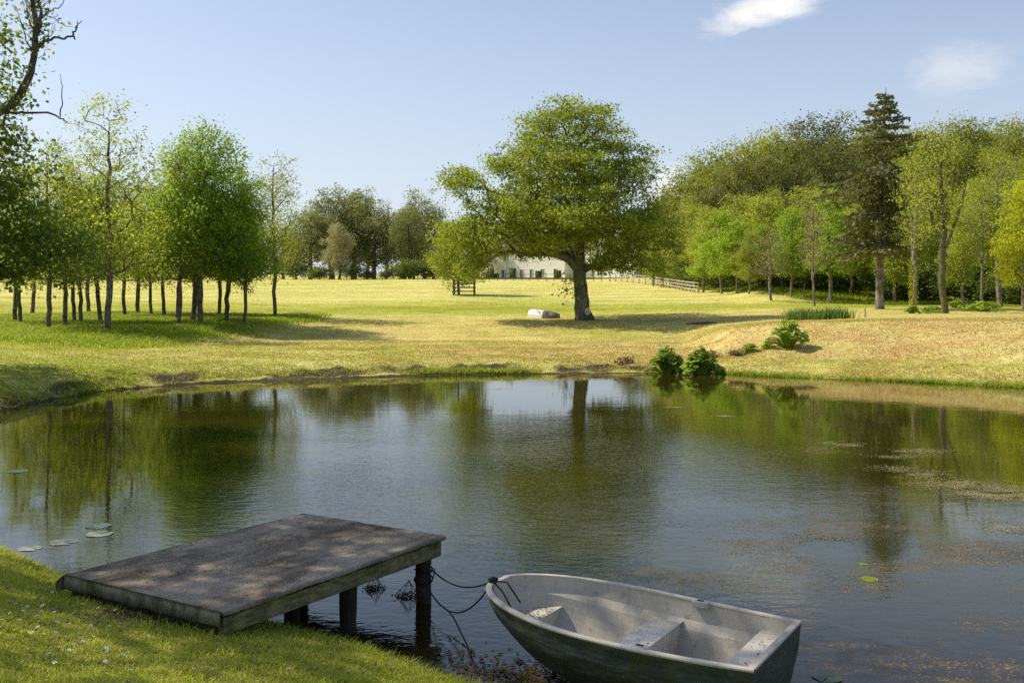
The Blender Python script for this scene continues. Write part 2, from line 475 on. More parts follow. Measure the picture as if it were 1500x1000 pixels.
def build_terrain():
    u = np.concatenate([np.linspace(-2.2, -0.62, 50, endpoint=False), np.linspace(-0.62, 0.62, 330, endpoint=False), np.linspace(0.62, 2.2, 50)])
    d = np.concatenate([np.linspace(-6, 3.6, 14, endpoint=False), np.linspace(3.6, 14, 150, endpoint=False), np.linspace(14, 24, 40, endpoint=False), np.linspace(24, 50, 300, endpoint=False),
                        np.geomspace(50, 170, 190, endpoint=False), np.geomspace(170, 900, 40)])
    U, D = np.meshgrid(u, d)
    X = U * np.maximum(D, 3.6); Y = D
    Z = ground(X, np.maximum(Y, 1.5))
    Z = np.where(Y < 3.6, np.interp(np.clip(Y, 0, 3.6), [0, 3.6], [1.05, 0]) + np.where(Y < 3.6, ground(X, np.full_like(Y, 3.6)), 0) * np.clip(Y / 3.6, 0, 1), Z)
    n, mcol = X.shape
    idx = np.arange(n * mcol).reshape(n, mcol)
    q = np.stack([idx[:-1, :-1], idx[:-1, 1:], idx[1:, 1:], idx[1:, :-1]], -1).reshape(-1, 4)
    V = np.stack([X, Y, Z], -1).reshape(-1, 3)
    me = np_mesh('ground', V, q)
    x, y = V[:, 0], V[:, 1]
    yy = np.maximum(y, 1.5)
    px = np.clip(750 + F * x / yy, -4000, 5000)
    nd, fd = shores(px)
    sf, sn = y - fd, nd - y
    # --- lushness: 0 straw, 1 green
    g = 0.40 + 0.26 * fbm(x, y, 0.35, 21, 4)
    far = np.clip((y - 60) / 12, 0, 1)
    stripe_far = 0.36 + 0.44 * np.exp(-((y - 82 - 0.03 * x) / 9) ** 2) + 0.28 * fbm(x * 0.25, y, 0.5, 4, 3)
    # curved mower rings on the right of the far lawn
    r = np.sqrt((x - 8) ** 2 * 0.35 + (y - 128) ** 2)
    rings = 0.5 + 0.5 * np.sin(r * 0.95 + 1.6 * fbm(x, y, 0.12, 9, 3)) * (0.6 + 0.4 * fbm(x, y, 0.3, 19, 3))
    w = np.clip((x - 2) / 8, 0, 1) * np.clip((y - 85) / 12, 0, 1)
    stripe_far = stripe_far * (1 - 0.85 * w) + 0.85 * w * (rings ** 2 * 0.95)
    wl = np.clip((-x + 5) / 10, 0, 1) * np.clip((y - 88) / 10, 0, 1)
    stripe_far += wl * 0.10 * np.sin(y * 0.62 + 5 * fbm(x, y, 0.045, 2, 2))
    g = g * (1 - far) + stripe_far * far
    grove = np.clip((-x - 13.5 + (y - 58) * 0.12) / 3 + 0.6 * fbm(x, y, 0.5, 3, 3), 0, 1) * np.clip((y - 38) / 5, 0, 1) * np.clip((78 - y) / 6, 0, 1)
    g = np.maximum(g, grove * 1.0)
    wood = np.clip((x - at(1010, 1) * y * 0 - np.interp(y, [60, 92, 110, 150], [40, 24, 22, 20])) / 3, 0, 1) * np.clip((y - 60) / 10, 0, 1)
    g = np.maximum(g, wood * 0.95)
    lip = np.exp(-((sf - 0.25) / 0.35) ** 2) * np.clip(0.4 + 0.9 * fbm(x, y, 0.7, 44, 4) + 0.15 * (x > 7), 0, 1)
    g = np.maximum(g, lip * 0.9)
    berm = np.exp(-((sf - 2.6) / 0.6) ** 2) * np.clip((x - 6) / 2, 0, 1)
    g = np.maximum(g, berm * 0.55)
    bank = np.clip((x - 6.5) / 2, 0, 1) * np.clip((sf - 3) / 1, 0, 1) * np.clip((10.5 - sf) / 1, 0, 1)
    g = g * (1 - 0.55 * bank) + bank * 0.12 * fbm(x, y, 1.2, 31, 4)
    left = np.clip((-x - 3) / 8, 0, 1) * np.clip((48 - y) / 6, 0, 1) * (sf > 0)
    g = np.maximum(g, left * (0.5 + 0.3 * fbm(x, y, 0.6, 41, 4)))
    near = (sn > -0.5) & (y < 20)
    g = np.where(near, 0.72 + 0.35 * fbm(x, y, 1.5, 51, 4), g)
    dirt = np.clip(np.exp(-((sf - 0.55) / 0.75) ** 2) * (0.72 + 1.1 * fbm(x, y, 1.9, 61, 4)), 0, 1) * (x < 7)
    dirt = np.where((sf < 0.02) & (sn < 0.02), 1.0, dirt)
    dirt = np.where((sf < 0) & (sn < 0.03), 1.0, dirt)
    bare = np.exp(-(((x + 2.95) / 0.75) ** 2 + ((y - 7.55) / 0.42) ** 2)) * np.clip(0.9 + 0.8 * fbm(x, y, 5, 71, 4), 0, 1)
    dirt = np.clip(np.where(near, np.maximum(bare, dirt * 0), dirt), 0, 1)
    dirt = np.maximum(dirt, wood * np.clip(0.2 + 0.6 * fbm(x, y, 0.4, 81, 3), 0, 1) * (y > 96))
    pink = bank * np.clip(0.62 + 0.5 * fbm(x, y, 1.6, 91, 4), 0, 1) + (1 - bank) * np.clip((y - 36) / 4, 0, 1) * np.clip((72 - y) / 8, 0, 1) * np.clip(0.55 + 0.7 * fbm(x, y, 0.22, 95, 3), 0, 1)
    for nm, arr in (('lush', g), ('soil', dirt), ('tan', pink)):
        a = me.attributes.new(nm, 'FLOAT', 'POINT')
        a.data.foreach_set('value', np.clip(arr, 0, 1).astype(np.float32))
    m, nt, b, out = new_mat('meadow')
    c = coords(nt)
    def att(n):
        nd_ = nt.new('ShaderNodeAttribute'); nd_.attribute_name = n
        return nd_.outputs['Fac']
    n1 = nt.noise(c, 1.6, 6, 0.7)
    n2 = nt.noise(nt.mapping(c, (1, 0.6, 1)), 9.0, 5, 0.75)
    n3 = nt.noise(c, 45.0, 4, 0.7)
    nn = nt.math('ADD', nt.math('MULTIPLY', n1, 0.5), nt.math('MULTIPLY', n2, 0.5))
    lush = nt.math('ADD', att('lush'), nt.math('MULTIPLY', nt.math('SUBTRACT', nn, 0.5), 2.1), True)
    straw = nt.ramp(n2, [(0.3, (0.50, 0.435, 0.11)), (0.55, (0.76, 0.67, 0.205)), (0.75, (0.86, 0.77, 0.31))])
    tan = nt.ramp(n2, [(0.3, (0.50, 0.31, 0.105)), (0.55, (0.80, 0.535, 0.205)), (0.78, (0.92, 0.68, 0.31))])
    straw = nt.mix(att('tan'), straw, tan)
    green = nt.ramp(n2, [(0.3, (0.17, 0.20, 0.014)), (0.55, (0.42, 0.44, 0.035)), (0.75, (0.58, 0.57, 0.065))])
    col = nt.mix(nt.ramp(lush, [(0.25, 0.0), (0.8, 1.0)]), straw, green)
    so = nt.math('ADD', att('soil'), nt.math('MULTIPLY', nt.math('SUBTRACT', n2, 0.5), 0.9), True)
    soil = nt.ramp(n3, [(0.3, (0.05, 0.036, 0.02)), (0.7, (0.17, 0.125, 0.07))])
    col = nt.mix(nt.ramp(so, [(0.4, 0.0), (0.75, 1.0)]), col, soil)
    big = nt.noise(nt.mapping(c, (0.6, 1.0, 1)), 0.45, 6, 0.68, 0.6)
    col = nt.mix(0.85, col, nt.ramp(big, [(0.3, 0.30), (0.7, 0.72)]), 'OVERLAY')
    n4 = nt.noise(nt.mapping(c, (1.0, 1.0, 1), (0, 0, 0.6)), 3.4, 5, 0.72, 0.8)
    col = nt.mix(0.65, col, nt.ramp(n4, [(0.3, 0.27), (0.7, 0.74)]), 'OVERLAY')
    col = nt.mix(0.35, col, nt.ramp(n2, [(0.3, 0.28), (0.7, 0.74)]), 'OVERLAY')
    col = nt.mix(0.4, col, nt.ramp(n3, [(0.3, 0.3), (0.7, 0.7)]), 'OVERLAY')
    nt.link(col, b.inputs['Base Color'])
    b.inputs['Roughness'].default_value = 0.95; b.inputs['Specular IOR Level'].default_value = 0.1
    bp = nt.new('ShaderNodeBump'); bp.inputs['Strength'].default_value = 0.9; bp.inputs['Distance'].default_value = 0.13
    nt.link(nt.math('ADD', n2, nt.math('MULTIPLY', n3, 0.4)), bp.inputs['Height']); nt.link(bp.outputs[0], b.inputs['Normal'])
    me.materials.append(m)
    o = obj('ground', me)
    tag(o, 'mown meadow and pond banks', kind='structure')


def build_water():
    pxs = np.concatenate([np.linspace(-2500, -200, 40), np.linspace(-180, 1700, 120), np.linspace(1720, 4000, 40)])
    nd, fd = shores(pxs)
    V, Q = [], []
    nr = 24
    for i, (p, a, b_) in enumerate(zip(pxs, nd - 0.9, fd + 0.9)):
        for t in np.linspace(0, 1, nr):
            dd = a + (b_ - a) * t
            V.append(((p - 750) / F * dd, dd, 0.0))
    for i in range(len(pxs) - 1):
        for j in range(nr - 1):
            k = i * nr + j
            Q.append((k, k + nr, k + nr + 1, k + 1))
    m, nt, b, out = new_mat('pond_water')
    c = coords(nt)
    sep = nt.new('ShaderNodeSeparateXYZ'); nt.link(c, sep.inputs[0])
    X, Y = sep.outputs[0], sep.outputs[1]
    # breeze patch across the middle of the pond
    wind = nt.noise(nt.mapping(c, (1, 0.7, 1), loc=(3.1, 0.7, 0)), 0.16, 3, 0.55)
    wx = nt.math('SUBTRACT', 1.0, nt.math('MULTIPLY', nt.math('ABSOLUTE', nt.math('SUBTRACT', X, 0.3)), 0.17), True)
    wy = nt.math('SUBTRACT', 1.0, nt.math('MULTIPLY', nt.math('ABSOLUTE', nt.math('SUBTRACT', Y, 15.0)), 0.105), True)
    wmask = nt.math('MULTIPLY', nt.math('MULTIPLY', wx, wy), 1.6, True)
    wmask = nt.math('MULTIPLY', wmask, nt.ramp(wind, [(0.36, 0.25), (0.6, 1.0)]), True)
    r1 = nt.noise(nt.mapping(c, (1.0, 1.9, 1), (0, 0, 0.25)), 4.2, 3, 0.5, 0.4)
    r2 = nt.noise(nt.mapping(c, (0.7, 1.5, 1), (0, 0, -0.2)), 1.5, 2, 0.5)
    r3 = nt.noise(nt.mapping(c, (1, 1.6, 1)), 14, 2, 0.5)
    h = nt.math('ADD', nt.math('MULTIPLY', r1, nt.math('ADD', nt.math('MULTIPLY', wmask, 0.0095), 0.0005)), nt.math('MULTIPLY', r2, 0.0014))
    h = nt.math('ADD', h, nt.math('MULTIPLY', r3, nt.math('ADD', nt.math('MULTIPLY', wmask, 0.0035), 0.0002)))
    # floating scum and weed on the near right
    sx = nt.math('MULTIPLY', nt.math('SUBTRACT', X, 0.2), 0.42, True)
    sy = nt.math('MULTIPLY', nt.math('SUBTRACT', 15.5, Y), 0.25, True)
    reg = nt.math('MULTIPLY', sx, sy, True)
    p1 = nt.noise(nt.mapping(c, (0.8, 1.5, 1)), 0.75, 4, 0.6, 0.5)
    p2 = nt.noise(nt.mapping(c, (1.0, 1.5, 1)), 28, 4, 0.65)
    p3 = nt.noise(c, 7, 4, 0.7)
    cover = nt.math('ADD', nt.math('MULTIPLY', nt.ramp(p1, [(0.38, 0.0), (0.68, 1.0)]), 0.22), nt.math('MULTIPLY', nt.math('SUBTRACT', p3, 0.5), 0.45))
    thr = nt.math('ADD', nt.math('MULTIPLY', p2, 1.0), cover)
    spk = nt.ramp(thr, [(0.675, 0.0), (0.735, 1.0)])
    scum = nt.math('MULTIPLY', nt.math('MULTIPLY', spk, reg), 0.9, True)
    # a few specks everywhere
    s2 = nt.ramp(nt.math('ADD', nt.noise(nt.mapping(c, (1, 1.3, 1)), 9, 3, 0.7), nt.math('MULTIPLY', nt.noise(c, 0.3, 3, 0.6), 0.25)), [(0.875, 0.0), (0.9, 0.7)])
    scum = nt.math('MAXIMUM', scum, s2)
    body = nt.ramp(nt.noise(c, 0.5, 5, 0.6), [(0.35, (0.021, 0.021, 0.0032)), (0.65, (0.040, 0.037, 0.006))])
    bed = nt.ramp(nt.noise(c, 6.0, 6, 0.7), [(0.35, (0.012, 0.008, 0.004)), (0.7, (0.04, 0.026, 0.012))])
    nearm = nt.math('MULTIPLY', nt.math('SUBTRACT', 10.5, Y), 0.35, True)
    body = nt.mix(nearm, body, bed)
    scol = nt.ramp(nt.noise(c, 3.0, 5, 0.7), [(0.35, (0.10, 0.085, 0.05)), (0.55, (0.22, 0.165, 0.115)), (0.72, (0.27, 0.15, 0.105))])
    col = nt.mix(scum, body, scol)
    nt.link(col, b.inputs['Base Color'])
    b.inputs['IOR'].default_value = 1.39
    b.inputs['Specular IOR Level'].default_value = 0.5
    nt.link(nt.math('ADD', nt.math('MULTIPLY', scum, 0.6), 0.015), b.inputs['Roughness'])
    nt.link(nt.math('SUBTRACT', 0.5, nt.math('MULTIPLY', scum, 0.4)), b.inputs['Specular IOR Level'])
    bp = nt.new('ShaderNodeBump'); bp.inputs['Strength'].default_value = 1.0; bp.inputs['Distance'].default_value = 1.0
    nt.link(nt.math('ADD', h, nt.math('MULTIPLY', scum, 0.002)), bp.inputs['Height']); nt.link(bp.outputs[0], b.inputs['Normal'])
    o = obj('water', np_mesh('water', V, np.array(Q), m))
    tag(o, 'still pond surface', kind='structure')


# ------------------------------------------------------------------ plants
def unit(v):
    return v / np.maximum(np.linalg.norm(v, axis=-1, keepdims=True), 1e-9)


def leaf_quads(rng, C, L, ratio=0.62, up=0.6, droop=0.25, Nbias=None):
    n = len(C)
    nor = rng.normal(size=(n, 3)) * 0.75
    nor[:, 2] += up
    if Nbias is not None: nor += Nbias
    nor = unit(nor)
    t = rng.normal(size=(n, 3)); t[:, 2] -= droop
    t = unit(t - nor * (t * nor).sum(1, keepdims=True))
    b = np.cross(nor, t)
    l = (L * rng.uniform(0.65, 1.3, n))[:, None]
    w = l * ratio
    fold = nor * l * 0.14
    V = np.stack([C - t * l * 0.5, C + b * w * 0.5 - t * l * 0.05 + fold, C + t * l * 0.5, C - b * w * 0.5 - t * l * 0.05 + fold], 1).reshape(-1, 3)
    Q = np.arange(n * 4).reshape(n, 4)
    return V, Q


def grow(rng, trunk, A, trunk_r, tip_r=0.012, step=0.5, wander=0.10, rise=0.25, expo=2.4):
    """branch skeleton: trunk polyline plus one twig per attractor; returns nodes, parent index, radius"""
    P = [np.array(p, float) for p in trunk]
    par = [-1] + list(range(len(trunk) - 1))
    ln = [0.0]
    for i in range(1, len(P)):
        ln.append(ln[-1] + np.linalg.norm(P[i] - P[i - 1]))
    cap = len(P) + len(A) * 40
    arr = np.zeros((cap, 3)); arr[:len(P)] = P
    lena = np.zeros(cap); lena[:len(P)] = ln
    n = len(P)
    n0 = max(1, int(len(trunk) * 0.30))
    order = np.argsort(np.min(np.linalg.norm(A[:, None, :] - arr[None, n0:len(P), :], axis=2), axis=1) + rng.uniform(0, 0.8, len(A)))
    for ai in order:
        a = A[ai]
        dv = a - arr[n0:n]
        dist = np.sqrt((dv ** 2).sum(1))
        cost = dist + 0.18 * lena[n0:n] + np.maximum(0, rise * dist - dv[:, 2]) * 0.7
        j = int(np.argmin(cost)) + n0
        base = arr[j].copy()
        dd = a - base; L = np.linalg.norm(dd)
        if L < 0.05: continue
        k = max(1, int(L / step))
        prev = j
        sag = 0.10 * L
        for s in range(1, k + 1):
            t = s / k
            q = base + dd * t
            q[2] += sag * math.sin(PI * t)
            if s < k: q = q + rng.normal(size=3) * wander * step
            if n >= cap: break
            arr[n] = q; par.append(prev); lena[n] = lena[prev] + L / k
            prev = n; n += 1
    arr = arr[:n]; par = np.array(par)
    r = np.zeros(n)
    acc = np.zeros(n)
    ch = np.zeros(n, int)
    for i in range(1, n): ch[par[i]] += 1
    for i in range(n - 1, -1, -1):
        v = acc[i] if ch[i] else tip_r ** expo
        r[i] = v
        if par[i] >= 0: acc[par[i]] += v
    r = r ** (1 / expo)
    r = tip_r + (r - tip_r) * (trunk_r - tip_r) / max(r[0] - tip_r, 1e-6)
    return arr, par, r


def skin_branches(nodes, par, r, rmin=0.0, flare=0.0, sides=7):
    V, Qs = [], []
    i = np.nonzero((par >= 0) & (r >= rmin))[0]
    p0, p1 = nodes[par[i]], nodes[i]
    r1 = r[i]
    r0 = np.minimum(r[par[i]], r1 * 1.35)
    d = unit(p1 - p0)
    ref = np.where(np.abs(d[:, 2:3]) > 0.9, np.array([[1.0, 0, 0]]), np.array([[0, 0, 1.0]]))
    a = unit(np.cross(d, ref)); b = np.cross(d, a)
    p1e = p1 + d * (r1 * 0.25)[:, None]
    ang = np.arange(sides) / sides * 2 * PI
    ca, sa = np.cos(ang), np.sin(ang)
    ring0 = p0[:, None] + (a[:, None] * ca[None, :, None] + b[:, None] * sa[None, :, None]) * r0[:, None, None]
    ring1 = p1e[:, None] + (a[:, None] * ca[None, :, None] + b[:, None] * sa[None, :, None]) * r1[:, None, None]
    V = np.concatenate([ring0, ring1], 1).reshape(-1, 3)
    base = np.arange(len(i))[:, None] * sides * 2
    k = np.arange(sides); k2 = (k + 1) % sides
    Q = np.stack([base + k, base + k2, base + sides + k2, base + sides + k], -1).reshape(-1, 4)
    return V, Q


def trunk_tube(pts, rad, sides=14, flare=0.0, lump=0.06, seed=0):
    rng = np.random.RandomState(seed)
    pts = np.array(pts, float); n = len(pts)
    ang = np.arange(sides) / sides * 2 * PI
    ph = rng.uniform(0, 6.28, 3)
    V = []
    z0 = pts[0, 2]
    for i in range(n):
        h = pts[i, 2] - z0
        fl = 1 + flare * math.exp(-h / (rad[0] * 1.6)) * (0.75 + 0.5 * np.sin(ang * 3 + ph[0]) + 0.3 * np.sin(ang * 5 + ph[1]))
        rr = rad[i] * fl * (1 + lump * np.sin(ang * 4 + ph[2] + h * 0.6) + lump * 0.6 * rng.normal(size=sides))
        V.append(np.stack([pts[i, 0] + np.cos(ang) * rr, pts[i, 1] + np.sin(ang) * rr, np.full(sides, pts[i, 2])], 1))
    V = np.concatenate(V)
    idx = np.arange(n * sides).reshape(n, sides)
    Q = np.stack([idx[:-1], np.roll(idx[:-1], -1, 1), np.roll(idx[1:], -1, 1), idx[1:]], -1).reshape(-1, 4)
    return V, Q


def sample_lobes(rng, lobes, dmin=0.5, ragged=0.15, void=-1.25):
    pts = []
    for (cx, cy, cz, rx, ry, rz, n) in lobes:
        n = int(n * 1.7)
        d = unit(rng.normal(size=(n, 3)))
        rad = rng.uniform(0.1, 1.0, n) ** 0.45
        p = d * rad[:, None] * np.array([rx, ry, rz]) * (1 + ragged * rng.normal(size=(n, 1))) + np.array([cx, cy, cz])
        pts.append(p)
    P = np.concatenate(pts)
    rng.shuffle(P)
    ph = rng.uniform(0, 6.28, 6); k = 1.6 / max(dmin, 0.2) * 0.5
    v = (np.sin(P[:, 0] * k + ph[0] + np.sin(P[:, 2] * k * 0.8)) + np.sin(P[:, 1] * k + ph[1] + np.sin(P[:, 0] * k)) + np.sin(P[:, 2] * k * 1.3 + ph[2] + np.sin(P[:, 1] * k)))
    P = P[v > void]
    out = np.zeros_like(P); m = 0
    for p in P:
        if m and ((out[:m] - p) ** 2 * np.array([1, 1, 1.7])).sum(1).min() < (dmin * rng.uniform(0.7, 1.2)) ** 2: continue
        out[m] = p; m += 1
    return out[:m]


def make_tree(name, seed, trunk, trunk_r, lobes, leaves, leaf, clump, lmat, bmat, flare=0.5, rmin=0.0, tip=0.012,
              flat=0.75, ratio=0.62, step=0.55, wander=0.12, rise=0.25, up=0.6, leafless=0.0, extra=None, sides=6, dmin=0.5, void=-1.2):
    """root empty > trunk (with limbs), crown (leaves)"""
    rng = np.random.RandomState(seed)
    # densify trunk
    T = [np.array(trunk[0], float)]
    for p, q in zip(trunk[:-1], trunk[1:]):
        p, q = np.array(p, float), np.array(q, float)
        k = max(1, int(np.linalg.norm(q - p) / 0.45))
        for s in range(1, k + 1):
            w = rng.normal(size=3) * 0.03; w[2] = 0
            T.append(p + (q - p) * s / k + w)
    A = sample_lobes(rng, lobes, dmin, 0.15, void)
    A = A[A[:, 2] > 0.6]
    nodes, par, r = grow(rng, T, A, trunk_r, tip, step, wander, rise)
    nt_ = len(T)
    V1, Q1 = trunk_tube(T[:nt_ - 1], np.maximum(r[:nt_ - 1], tip), 12, flare, 0.05, seed)
    p2 = par.copy(); p2[:nt_] = -1
    V2, Q2 = skin_branches(nodes, p2, r, rmin, sides=sides)
    VV, QQ = [V1, V2], [Q1, Q2 + len(V1)]
    if extra:
        off = len(V1) + len(V2)
        for pts, rads in extra:
            # finely subdivided limb
            V3, Q3 = [], []
            pts = np.array(pts, float)
            nd = []; rd = []
            for k in range(len(pts) - 1):
                for s in range(4):
                    nd.append(pts[k] + (pts[k + 1] - pts[k]) * s / 4 + rng.normal(size=3) * 0.012); rd.append(rads[k] + (rads[k + 1] - rads[k]) * s / 4)
            nd.append(pts[-1]); rd.append(rads[-1])
            pp = np.array([-1] + list(range(len(nd) - 1)))
            V3, Q3 = skin_branches(np.array(nd), pp, np.array(rd), 0, sides=8)
            VV.append(V3); QQ.append(Q3 + off); off += len(V3)
    tm = np_mesh('trunk', np.concatenate(VV), np.concatenate(QQ), bmat)
    # leaf clumps on the tips
    keep = rng.uniform(size=len(A)) >= leafless
    B = A[keep]
    n = len(B) * leaves
    c = np.repeat(B, leaves, 0)
    off = rng.normal(size=(n, 3)) * clump * np.array([1, 1, flat]) * np.repeat(rng.uniform(0.6, 1.35, len(B)), leaves)[:, None]
    C = c + off
    cen = A.mean(0)
    V, Q = leaf_quads(rng, C, leaf, ratio, up, Nbias=unit(C - cen) * 0.35)
    lm = np_mesh('crown', V, Q, lmat)
    root = empty(name)
    obj('trunk', tm, root); obj('crown', lm, root)
    return root


def place(root, x, y, s=1.0, rz=0.0, sz=None, dz=0.0):
    root.location = (x, y, gz(x, y) - 0.06 + dz)
    root.scale = (s, s, sz if sz else s)
    root.rotation_euler = (0, 0, rz)
    return root


def straight(h, rng, bend=0.25, top=0.93):
    pts = [(0, 0, -0.3)]
    x = y = 0
    for k in range(1, 7):
        x += rng.uniform(-bend, bend) * h / 30; y += rng.uniform(-bend, bend) * h / 30
        pts.append((x, y, h * top * k / 6))
    return pts


# ---- the big oak
def build_oak():
    D = 65.0; s = D / F
    bx, by = 853, 470
    def L(px, py, rx, ry, n, dy=0.0, dep=None):
        dep = dep if dep else max(rx, 48) * 1.1
        return ((px - bx) * s, dy, (by - py) * s, rx * s, dep * s, ry * s, n)
    lobes = [L(838, 178, 58, 34, 90), L(893, 200, 40, 34, 55), L(790, 205, 46, 34, 60), L(757, 245, 42, 36, 60), L(870, 240, 70, 40, 90, 1.5),
             L(820, 250, 66, 42, 85, -2.5), L(928, 250, 40, 38, 60), L(676, 268, 34, 22, 48), L(722, 292, 40, 24, 50), L(770, 305, 62, 36, 85, -2),
             L(850, 310, 72, 42, 95, -3.2), L(930, 300, 46, 40, 70), L(760, 340, 52, 30, 65, 1.0), L(715, 345, 44, 28, 60, -1), L(700, 374, 26, 20, 24),
             L(758, 368, 48, 12, 30), L(812, 360, 44, 14, 26, -2.5), L(905, 345, 60, 28, 80, -2), L(958, 340, 32, 36, 50), L(925, 378, 52, 22, 70), L(980, 358, 16, 22, 22), L(885, 385, 28, 14, 24, 2), L(738, 370, 42, 10, 16), L(905, 383, 42, 12, 28), L(690, 392, 22, 16, 24), L(662, 352, 28, 30, 44), L(695, 338, 38, 26, 44),
             L(840, 290, 80, 60, 90, 4.5), L(850, 350, 80, 30, 70, 4.8), L(760, 300, 60, 40, 50, 4)]
    trunk = [(0.1, 0, -0.25), (0.06, 0, 0.8), (-0.12, 0, 2.2), (-0.22, 0, 3.6), (-0.18, 0, 5.0), (-0.1, 0.1, 6.6), (0.1, 0.1, 8.4), (0, 0, 10.2), (-0.1, 0, 11.8)]
    ex = [([(-0.22, -0.05, 3.2), (-0.9, -0.3, 3.9), (-2.0, -0.5, 4.35), (-3.4, -0.6, 4.9), (-4.8, -0.5, 5.0)], [0.30, 0.25, 0.2, 0.14, 0.05]),
          ([(-0.2, 0, 5.0), (0.8, -0.6, 6.6), (2.0, -1.2, 8.2), (2.6, -1.6, 9.6)], [0.3, 0.24, 0.15, 0.06]),
          ([(-0.2, 0, 4.9), (-1.4, -0.8, 6.4), (-3.0, -1.4, 7.8), (-4.2, -1.6, 8.6)], [0.3, 0.22, 0.14, 0.06]),
          ([(-0.3, -0.5, 2.15), (-0.9, -0.6, 2.0), (-1.5, -0.7, 1.7)], [0.035, 0.02, 0.01])]
    o = make_tree('oak_tree', 11, trunk, 0.43, lobes, 74, 0.175, 0.36, M['leaf_oak'], M['bark_oak'], dmin=0.59, void=-1.2, flare=0.75, tip=0.014, flat=0.5, step=0.5, wander=0.16, rise=0.1, extra=ex, up=0.7, sides=5)
    x = at(bx, D)
    place(o, x, D)
    tag(o, 'large spreading oak with thick trunk standing alone on the mown lawn', 'tree', 'broadleaf trees')
    # a tuft of small shoots on the trunk
    rng = np.random.RandomState(5)
    C = np.concatenate([np.array([-0.9, -0.6, 2.1]) + rng.normal(size=(110, 3)) * np.array([0.42, 0.2, 0.5]), np.array([0.0, -0.75, 5.0]) + rng.normal(size=(200, 3)) * np.array([0.35, 0.2, 0.5])])
    V, Q = leaf_quads(rng, C, 0.2)
    obj('foliage', np_mesh('foliage', V, Q, M['leaf_spring']), o)
    # round sign fixed to the trunk
    z = o.location.z
    sg = empty('round_sign', (x + 0.28, D - 0.70, z + 0.62))
    tag(sg, 'white ring sign with diagonal bar fixed low on the big oak trunk', 'sign')
    mb = MB(); n = 28
    vs = [(math.cos(2 * PI * k / n) * 0.12, 0, math.sin(2 * PI * k / n) * 0.16) for k in range(n)]
    mb.add(vs, [tuple(range(n))]); mb.build('face', M['sign_dark'], sg)
    mb = MB(); V = []; Fs = []
    for k in range(n):
        a = 2 * PI * k / n
        for rr, yy in ((0.10, 0.0), (0.155, 0.0), (0.155, -0.03), (0.10, -0.03)):
            V.append((math.cos(a) * rr, yy, math.sin(a) * rr * 1.32))
    for k in range(n):
        for e in range(4):
            a, b_ = k * 4 + e, k * 4 + (e + 1) % 4
            c, d = ((k + 1) % n) * 4 + (e + 1) % 4, ((k + 1) % n) * 4 + e
            Fs.append((a, b_, c, d))
    mb.add(V, Fs); mb.build('ring', M['white_paint'], sg)
    MB().bar((-0.05, -0.012, 0.09), (0.05, -0.012, -0.09), 0.02, 0.05).build('bar', M['white_paint'], sg)


